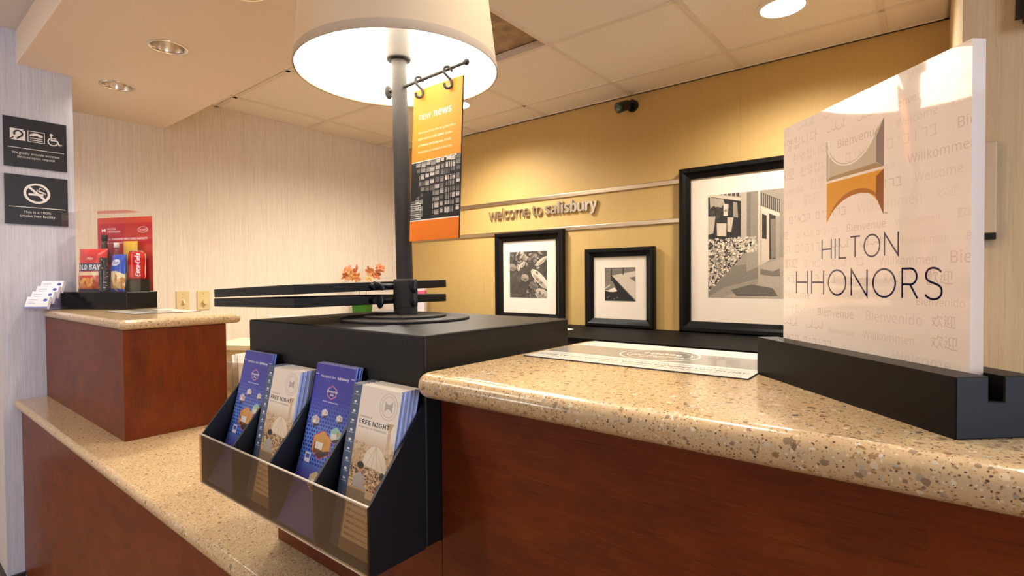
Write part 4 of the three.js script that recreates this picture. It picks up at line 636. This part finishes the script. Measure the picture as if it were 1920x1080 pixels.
// ------------------------------------------------------------------ snack display on the short counter
{
  const a = new THREE.Vector2(-2.86, -0.53), b = new THREE.Vector2(-2.543, -0.678), wid = a.distanceTo(b), ry = Math.atan2(-(b.y - a.y), b.x - a.x), cosr = Math.cos(ry), sinr = Math.sin(ry);
  const O = (u, v, y) => [a.x + u * cosr - v * sinr, y, a.y - u * sinr - v * cosr];  // u along the front, v to the back
  const dep = 0.14, hs = 0.072, YB = YT + hs;
  const t = thing('snack_stand', 'low glossy black plinth under the clear snack case', 'display stand', O(0, 0, YT), ry);
  mesh('plinth', (() => { const g = rbox(wid, hs, dep, 0.003, 2); g.translate(wid / 2, hs / 2 + 0.0003, -dep / 2); return g; })(), phy({ color: '#060506', roughness: 0.2 }), t);
  mesh('foot_pads', boxAt(0.01, wid - 0.01, 0, 0.0003, -dep + 0.01, -0.01), M.black, t);
  const ca = thing('acrylic_case', 'tall clear acrylic case over the snack display', 'display case', O(0, 0, YB), ry);
  const H = 0.335, th = 0.0025, m = M.clear;
  mesh('front_pane', boxAt(0.006, wid - 0.006, 0.0005, H, -0.006 - th, -0.006), m, ca); mesh('side_pane', boxAt(0.006, 0.006 + th, 0.0005, H, -dep + 0.006, -0.006 - th), m, ca); mesh('side_pane', boxAt(wid - 0.006 - th, wid - 0.006, 0.0005, H, -dep + 0.006, -0.006 - th), m, ca); mesh('top_pane', boxAt(0.006 + th, wid - 0.006 - th, H - th, H, -dep + 0.006, -0.006 - th), m, ca);
  const posterC = canvas(500, 640, (c, w, h) => {
    c.fillStyle = '#c2182e'; c.fillRect(0, 0, w, h); c.fillStyle = '#d8402e'; c.fillRect(0, 0, w, 52);
    c.fillStyle = '#fff'; hmark(c, 40, 92, 36, 36, '#fff', '#fff'); c.font = '22px sans-serif'; c.fillText('HILTON', 92, 106); c.font = '26px sans-serif'; c.fillText('HHONORS', 92, 132);
    c.strokeStyle = '#fff'; c.lineWidth = 4; c.beginPath(); c.ellipse(418, 112, 44, 24, 0, 0, 7); c.stroke(); c.font = 'italic 18px serif'; c.fillText('Hampton', 384, 118); c.font = 'bold 25px sans-serif'; c.fillText('GOLD & DIAMOND WELCOME AMENITY', 40, 196, 420); c.font = '16px sans-serif'; c.fillText('Please choose a complimentary snack', 60, 226);
  });
  const pe = std({ color: '#a3142a' }); const pf = printed(posterC, { roughness: 0.3 });
  solo('red_poster', 'tall red welcome amenity poster standing in the snack case', 'poster', new THREE.BoxGeometry(0.298, 0.322, 0.002), [pe, pe, pe, pe, pf, pe], O(0.183, dep - 0.004, YB + 0.1625), [0, ry, 0]);
  // pillow bags with crimped ends
  const bag = (w, h, d) => { const g = new THREE.PlaneGeometry(w, h, 14, 18), g2 = new THREE.PlaneGeometry(w, h, 14, 18).rotateY(Math.PI); for (const q of [g, g2]) { const p = q.attributes.position, s = q === g ? 1 : -1; for (let i = 0; i < p.count; i++) { const x = p.getX(i) / w * 2, y = p.getY(i) / h * 2, e = Math.max(0, 1 - x * x) ** 0.5 * Math.max(0, 1 - Math.abs(y) ** 3.2) ** 0.7; p.setZ(i, s * (0.0008 + d / 2 * e * (1 + 0.06 * Math.sin(9 * x + 5 * y)))); p.setX(i, p.getX(i) * (1 - 0.05 * (1 - Math.abs(y) ** 4))); } q.computeVertexNormals(); } return mergeGeometries([g, g2]); };
  const bagRed = canvas(400, 480, (c, w, h) => {
    c.fillStyle = '#d9281c'; c.fillRect(0, 0, w, h); c.fillStyle = '#e6731d'; c.fillRect(0, 330, w, 150); c.fillStyle = '#f0b43c'; c.fillRect(0, 130, 60, 140); c.fillStyle = '#c81e1e'; c.beginPath(); c.ellipse(200, 110, 90, 42, -0.05, 0, 7); c.fill(); c.fillStyle = '#f5e7d0'; c.font = 'italic bold 34px serif'; c.fillText("Chips", 158, 122);
    c.fillStyle = '#1c2148'; c.fillRect(20, 165, 360, 90); c.fillStyle = '#e9e9f4'; c.font = 'bold 78px sans-serif'; c.fillText('OLD BAY', 34, 238, 335); c.fillStyle = '#f0d9a8'; c.fillRect(40, 262, 300, 40); for (let i = 0; i < 22; i++) { c.fillStyle = ['#e8922e', '#c84a1e', '#f2b54e', '#a83218'][i % 4]; c.beginPath(); c.ellipse(rr(20, 380), rr(330, 440), rr(20, 52), rr(14, 34), rnd() * 3, 0, 7); c.fill(); } c.fillStyle = '#1c2148'; c.fillRect(0, 452, w, 28);
  });
  const bagBlue = canvas(400, 480, (c, w, h) => { c.fillStyle = '#2450c8'; c.fillRect(0, 0, w, h); c.fillStyle = '#dfe6f6'; c.beginPath(); c.ellipse(200, 110, 120, 44, -0.1, 0, 7); c.fill(); c.fillStyle = '#1a3a9c'; c.font = 'italic bold 46px serif'; c.fillText('Classic', 126, 124); c.fillStyle = '#e8d9b0'; c.beginPath(); c.moveTo(0, 250); c.quadraticCurveTo(200, 180, 400, 260); c.lineTo(400, 440); c.lineTo(0, 440); c.fill(); for (let i = 0; i < 18; i++) { c.fillStyle = ['#d9a860', '#c48a44', '#eac888'][i % 3]; c.beginPath(); c.ellipse(rr(20, 380), rr(300, 430), rr(26, 60), rr(18, 38), rnd() * 3, 0, 7); c.fill(); } });
  const bagM = cv => phy({ map: tex(cv), roughness: 0.28, clearcoat: 0.4, side: THREE.DoubleSide });
  const put = (name, label, cat, geo, mat, u, v, y, dry = 0, tilt = 0) => { const m2 = solo(name, label, cat, geo, mat, O(u, v, y), [tilt, ry + dry, 0]); m2.rotation.order = 'YXZ'; return m2; };
  put('chip_bag', 'red and orange snack bag inside the clear case', 'snack bag', bag(0.145, 0.182, 0.044), bagM(bagRed), 0.112, 0.052, YB + 0.0915, 0.05, -0.06);
  put('chip_bag', 'blue snack bag inside the clear case', 'snack bag', bag(0.085, 0.155, 0.034), bagM(bagBlue), 0.246, 0.054, YB + 0.0785, -0.1, -0.06);
  put('snack_packet', 'small yellow snack packet at the top of the red poster', 'snack bag', bag(0.07, 0.215, 0.026), std({ color: '#e2b23c', roughness: 0.35, side: THREE.DoubleSide }), 0.243, 0.112, YB + 0.1085, 0.1, 0);
  const bottle = (u, v, h, body, cap, label, name) => {
    const t2 = thing(name, label, 'bottle', O(u, v, YB + 0.0004), ry), r = h * 0.094;
    mesh('bottle_body', lathe([[0, 0], [r * 0.85, 0], [r, h * 0.04], [r, h * 0.55], [r * 0.9, h * 0.64], [r * 0.45, h * 0.84], [r * 0.4, h * 0.9], [0, h * 0.9]], 28), body, t2);
    mesh('cap', lathe([[0, h * 0.9], [r * 0.52, h * 0.9], [r * 0.52, h], [0, h]], 20), cap, t2); mesh('label_band', cyl(r * 1.01, r * 1.01, h * 0.24, 28, true), std({ color: '#8a1f1c', roughness: 0.4, side: THREE.DoubleSide }), t2, [0, h * 0.38, 0]);
  };
  bottle(0.105, 0.1085, 0.245, phy({ color: '#1b0a06', roughness: 0.08, clearcoat: 1 }), M.plastic, 'dark cola bottle with black cap behind the red snack bag', 'cola_bottle');
  bottle(0.172, 0.108, 0.21, phy({ color: '#c98f86', roughness: 0.08, transmission: 0.7, thickness: 0.02, ior: 1.33 }), M.white, 'clear water bottle with white cap behind the blue snack bag', 'water_bottle');
  const candyC = canvas(128, 320, (c, w, h) => { c.fillStyle = '#121110'; c.fillRect(0, 0, w, h); for (let i = 0; i < 70; i++) { c.fillStyle = ['#d8d4cc', '#7a766e', '#b02a22', '#33302c'][i % 4]; c.fillRect(rnd() * w, rr(90, 300), rr(3, 14), rr(2, 7)); } });
  put('black_bottle', 'small black sauce bottle between the two snack bags', 'bottle', tallUV(lathe([[0, 0], [0.014, 0], [0.0165, 0.006], [0.017, 0.085], [0.01, 0.112], [0.01, 0.12], [0.013, 0.121], [0.013, 0.142], [0, 0.142]], 24), 0.142), phy({ map: tex(candyC), roughness: 0.2, clearcoat: 0.6 }), 0.199, 0.0275, YB + 0.0003);
  const canC = canvas(512, 320, (c, w, h) => { c.fillStyle = '#c9201f'; c.fillRect(0, 0, w, h); c.strokeStyle = '#f4ece6'; c.lineWidth = 12; for (const ox of [0, 256]) { c.beginPath(); c.moveTo(ox + 215, 20); c.bezierCurveTo(ox + 250, 140, ox + 180, 200, ox + 225, 310); c.stroke(); c.save(); c.translate(ox + 150, 290); c.rotate(-Math.PI / 2); c.fillStyle = '#fff'; c.font = 'italic bold 68px serif'; c.fillText('Coca-Cola', 0, 0, 270); c.restore(); } });
  const blk = put('can_block', 'small dark block under the red soft drink can', 'block', new THREE.BoxGeometry(0.062, 0.05, 0.06), phy({ color: '#1c1712', roughness: 0.25 }), 0.304, 0.088, YB + 0.0253);
  const can = thing('drink_can', 'red soft drink can with white script on a dark block', 'can', O(0.304, 0.088, YB + 0.0505), ry + 2.5);
  mesh('can_body', tallUV(lathe([[0.022, 0], [0.026, 0.004], [0.031, 0.012], [0.031, 0.108], [0.027, 0.118]], 36), 0.118), phy({ map: tex(canC), roughness: 0.25, metalness: 0.3 }), can); mesh('can_lid', lathe([[0, 0.118], [0.026, 0.118], [0.027, 0.12], [0.025, 0.122], [0, 0.119]], 30), M.chrome, can);
}
// tiered business cards at the end of the short counter
{
  const cardC = canvas(360, 210, (c, w, h) => { c.fillStyle = '#f1eef4'; c.fillRect(0, 0, w, h); c.fillStyle = '#3f4ea6'; c.beginPath(); c.ellipse(300, 62, 34, 24, 0, 0, 7); c.fill(); c.fillStyle = '#8d90b4'; c.fillRect(40, 52, 130, 10); c.fillRect(40, 90, 90, 7); c.fillRect(40, 112, 110, 7); c.fillStyle = '#6b74b8'; c.fillRect(0, 178, w, 32); });
  const f = printed(cardC, { roughness: 0.4 }), e = std({ color: '#dcd8e4', roughness: 0.6 }), cg = new THREE.BoxGeometry(0.089, 0.05, 0.012);
  const ry = 0.7, base = [-2.815, YT, -0.468], dx = Math.sin(ry), dz = Math.cos(ry);
  const t = thing('card_holder', 'clear stepped business card holder at the partition end of the short counter', 'card holder', base, ry);
  mesh('steps', mergeGeometries([0, 1, 2, 3].map(i => boxAt(-0.047, 0.047, i * 0.0, 0.002 + i * 0.021, 0.036 - i * 0.023 - 0.022, 0.036 - i * 0.023))), phy({ color: '#f2f0f6', roughness: 0.05, transmission: 1, thickness: 0 }), t);
  ['lowest', 'second', 'third', 'topmost'].forEach((s, i) => { const off = 0.036 - i * 0.023 - 0.012; const m = solo('business_cards', `pack of white business cards on the ${s} step of the clear holder`, 'business cards', cg, [e, e, e, e, f, e], [base[0] + dx * off, YT + 0.0055 + i * 0.021 + 0.025, base[2] + dz * off], [-0.35, ry, 0], 'business card packs'); m.rotation.order = 'YXZ'; });
}
// ------------------------------------------------------------------ staff side: desk, bins, printer, orchid, boxes
{
  const t = thing('staff_desk', 'low wooden staff desk along the beige wall behind the short counter', 'desk');
  mesh('top', boxAt(XL + 0.016, -2.35, 0.66, 0.69, -2.24, -0.85), std({ color: '#c9a468', roughness: 0.5 }), t);
  mesh('panel', boxAt(-2.42, -2.38, 0, 0.66, -2.2, -0.9), std({ color: '#b88f56', roughness: 0.5 }), t); mesh('panel', boxAt(XL + 0.016, XL + 0.05, 0, 0.66, -2.2, -0.9), std({ color: '#b88f56', roughness: 0.5 }), t);
}
{
  const t = thing('desktop_printer', 'cream desktop printer with raised paper tray behind the short counter', 'printer', [-2.98, 0.6905, -1.4], 0.5);
  mesh('body', (() => { const g = rbox(0.36, 0.22, 0.3, 0.015, 3); g.translate(0, 0.11, 0); return g; })(), std({ color: '#e4d2a6', roughness: 0.5 }), t);
  mesh('output_tray', boxAt(-0.16, 0.22, 0.225, 0.25, -0.1, 0.17), std({ color: '#efe0b4', roughness: 0.5 }), t, [0, 0, 0], [0.04, 0, 0]);
  mesh('paper_tray', boxAt(-0.13, 0.13, 0.2, 0.4, -0.15, -0.14), std({ color: '#e8d8ac', roughness: 0.5 }), t, [0, 0.01, -0.03], [-0.3, 0, 0]);
  mesh('paper', boxAt(-0.105, 0.105, 0.22, 0.42, -0.139, -0.135), M.white, t, [0, 0.01, -0.03], [-0.3, 0, 0]);
}
{
  const t = thing('file_bin', 'clear plastic file bin behind the end of the short counter', 'bin', [-2.62, 0.6905, -1.22], 0.3);
  const c = phy({ color: '#ece6dc', roughness: 0.15, transmission: 0.9, thickness: 0 });
  mesh('bin_wall', boxAt(-0.09, 0.09, 0, 0.2, 0.12, 0.124), c, t); mesh('bin_wall', boxAt(-0.09, 0.09, 0, 0.2, -0.124, -0.12), c, t); mesh('bin_wall', boxAt(0.086, 0.09, 0, 0.2, -0.12, 0.12), c, t); mesh('bin_wall', boxAt(-0.09, -0.086, 0, 0.2, -0.12, 0.12), c, t);
  for (let i = 0; i < 5; i++) solo('paper_file', 'white paper file standing in the clear bin', 'file', new THREE.BoxGeometry(0.003, rr(0.2, 0.235), 0.21), M.white, [-2.62 - 0.05 + i * 0.02, 0.693 + 0.118, -1.22], [0, 0.3, rr(-0.08, 0.08)], 'files in the clear bin');
}
solo('snack_packet', 'crumpled orange snack packet on the staff desk', 'snack bag', (() => { const g = new THREE.SphereGeometry(0.07, 18, 14).scale(1, 1.5, 0.5); const p = g.attributes.position; for (let i = 0; i < p.count; i++) { const k = 1 + 0.12 * Math.sin(p.getX(i) * 150 + p.getY(i) * 90); p.setXYZ(i, p.getX(i) * k, p.getY(i) * k, p.getZ(i) * k); } g.computeVertexNormals(); return g; })(), std({ color: '#b8502a', roughness: 0.4 }), [-2.46, 0.806, -1.36], [0, 0.7, 0.3]);
{
  const t = thing('potted_orchid', 'peach orchid in a green square pot on the black back counter', 'orchid', [-3.285, EYE - 0.2998, -2.33], 0.5), k = 1.0;
  mesh('pot', (() => { const g = new THREE.CylinderGeometry(0.08, 0.066, 0.135, 4, 1).rotateY(Math.PI / 4); g.translate(0, 0.0675, 0); return g.toNonIndexed(); })(), std({ color: '#2f6a1c', roughness: 0.35, flatShading: true }), t);
  const leaf = (a, l, up) => { const s = new THREE.PlaneGeometry(0.04, l, 4, 10); const p = s.attributes.position; for (let i = 0; i < p.count; i++) { const v = (p.getY(i) + l / 2) / l, x = p.getX(i) * Math.sin(Math.PI * Math.min(1, 0.12 + v * 0.88)) * 1.2; p.setXYZ(i, x, up * Math.sin(v * 2.2), v * l * 0.9); } s.computeVertexNormals(); s.rotateY(a); s.translate(0, 0.13, 0); return s; };
  for (let i = 0; i < 5; i++) mesh('leaf', leaf(i * 1.26, 0.12, 0.03), std({ color: '#3d6a24', roughness: 0.4, side: THREE.DoubleSide }), t);
  const petal = (s) => { const parts = []; for (let i = 0; i < 5; i++) { const g = new THREE.SphereGeometry(1, 10, 8).scale(0.5, 0.85, 0.12).translate(0, 0.8, 0.05).rotateX(0.25).rotateZ(i * 1.257); parts.push(g.scale(1.25, 0.95, 1)); } parts.push(new THREE.SphereGeometry(0.32, 8, 6).translate(0, -0.1, 0.25)); return mergeGeometries(parts).scale(s, s, s); };
  const fm = ['#d98a58', '#e6b070', '#cf6f48'].map(c => std({ color: c, roughness: 0.6, side: THREE.DoubleSide }));
  const stems = [[[-0.01, 0.13, 0], [-0.02, 0.25, 0.01], [-0.03, 0.33, 0.01], [-0.07, 0.36, 0.015], [-0.1, 0.345, 0.02]], [[0.025, 0.13, 0], [0.035, 0.25, -0.01], [0.06, 0.32, -0.02], [0.11, 0.37, -0.03], [0.16, 0.395, -0.04]]];
  stems.forEach((s, si) => {
    mesh('flower_stem', tube(s, 0.0025, 20, 6), std({ color: '#4f5a26', roughness: 0.6 }), t); const cv = new THREE.CatmullRomCurve3(s.map(p => new THREE.Vector3(...p)));
    for (let i = 0; i < (si ? 6 : 7); i++) { const p = cv.getPoint(0.5 + i * 0.085); mesh('flower', petal(rr(0.017, 0.026)), fm[(i + si) % 3], t, [p.x + rr(-0.03, 0.03), p.y + rr(-0.02, 0.02), p.z + rr(-0.02, 0.02) + 0.02], [rr(-0.6, 0.6), rr(-0.8, 0.8), rr(0, 3)]); }
  });
}
{
  const t = thing('tissue_box', 'tall white box with a pink band beside the orchid on the back counter', 'box', [-3.09, EYE - 0.2997, -2.72], 0.55);
  mesh('carton', (() => { const g = rbox(0.09, 0.235, 0.07, 0.003, 2); g.translate(0, 0.1176, 0); return g; })(), std({ color: '#e6d6d0', roughness: 0.5 }), t);
  mesh('pink_band', (() => { const g = rbox(0.0915, 0.03, 0.0715, 0.003, 2); g.translate(0, 0.2, 0); return g; })(), std({ color: '#d65a78', roughness: 0.5 }), t);
}
solo('paper_sheet', 'white paper sheets lying on the black back counter behind the black box', 'paper', boxAt(-1.83, -1.62, EYE - 0.2998, EYE - 0.296, -2.6, -2.32), M.white);

renderer.render(scene, camera);
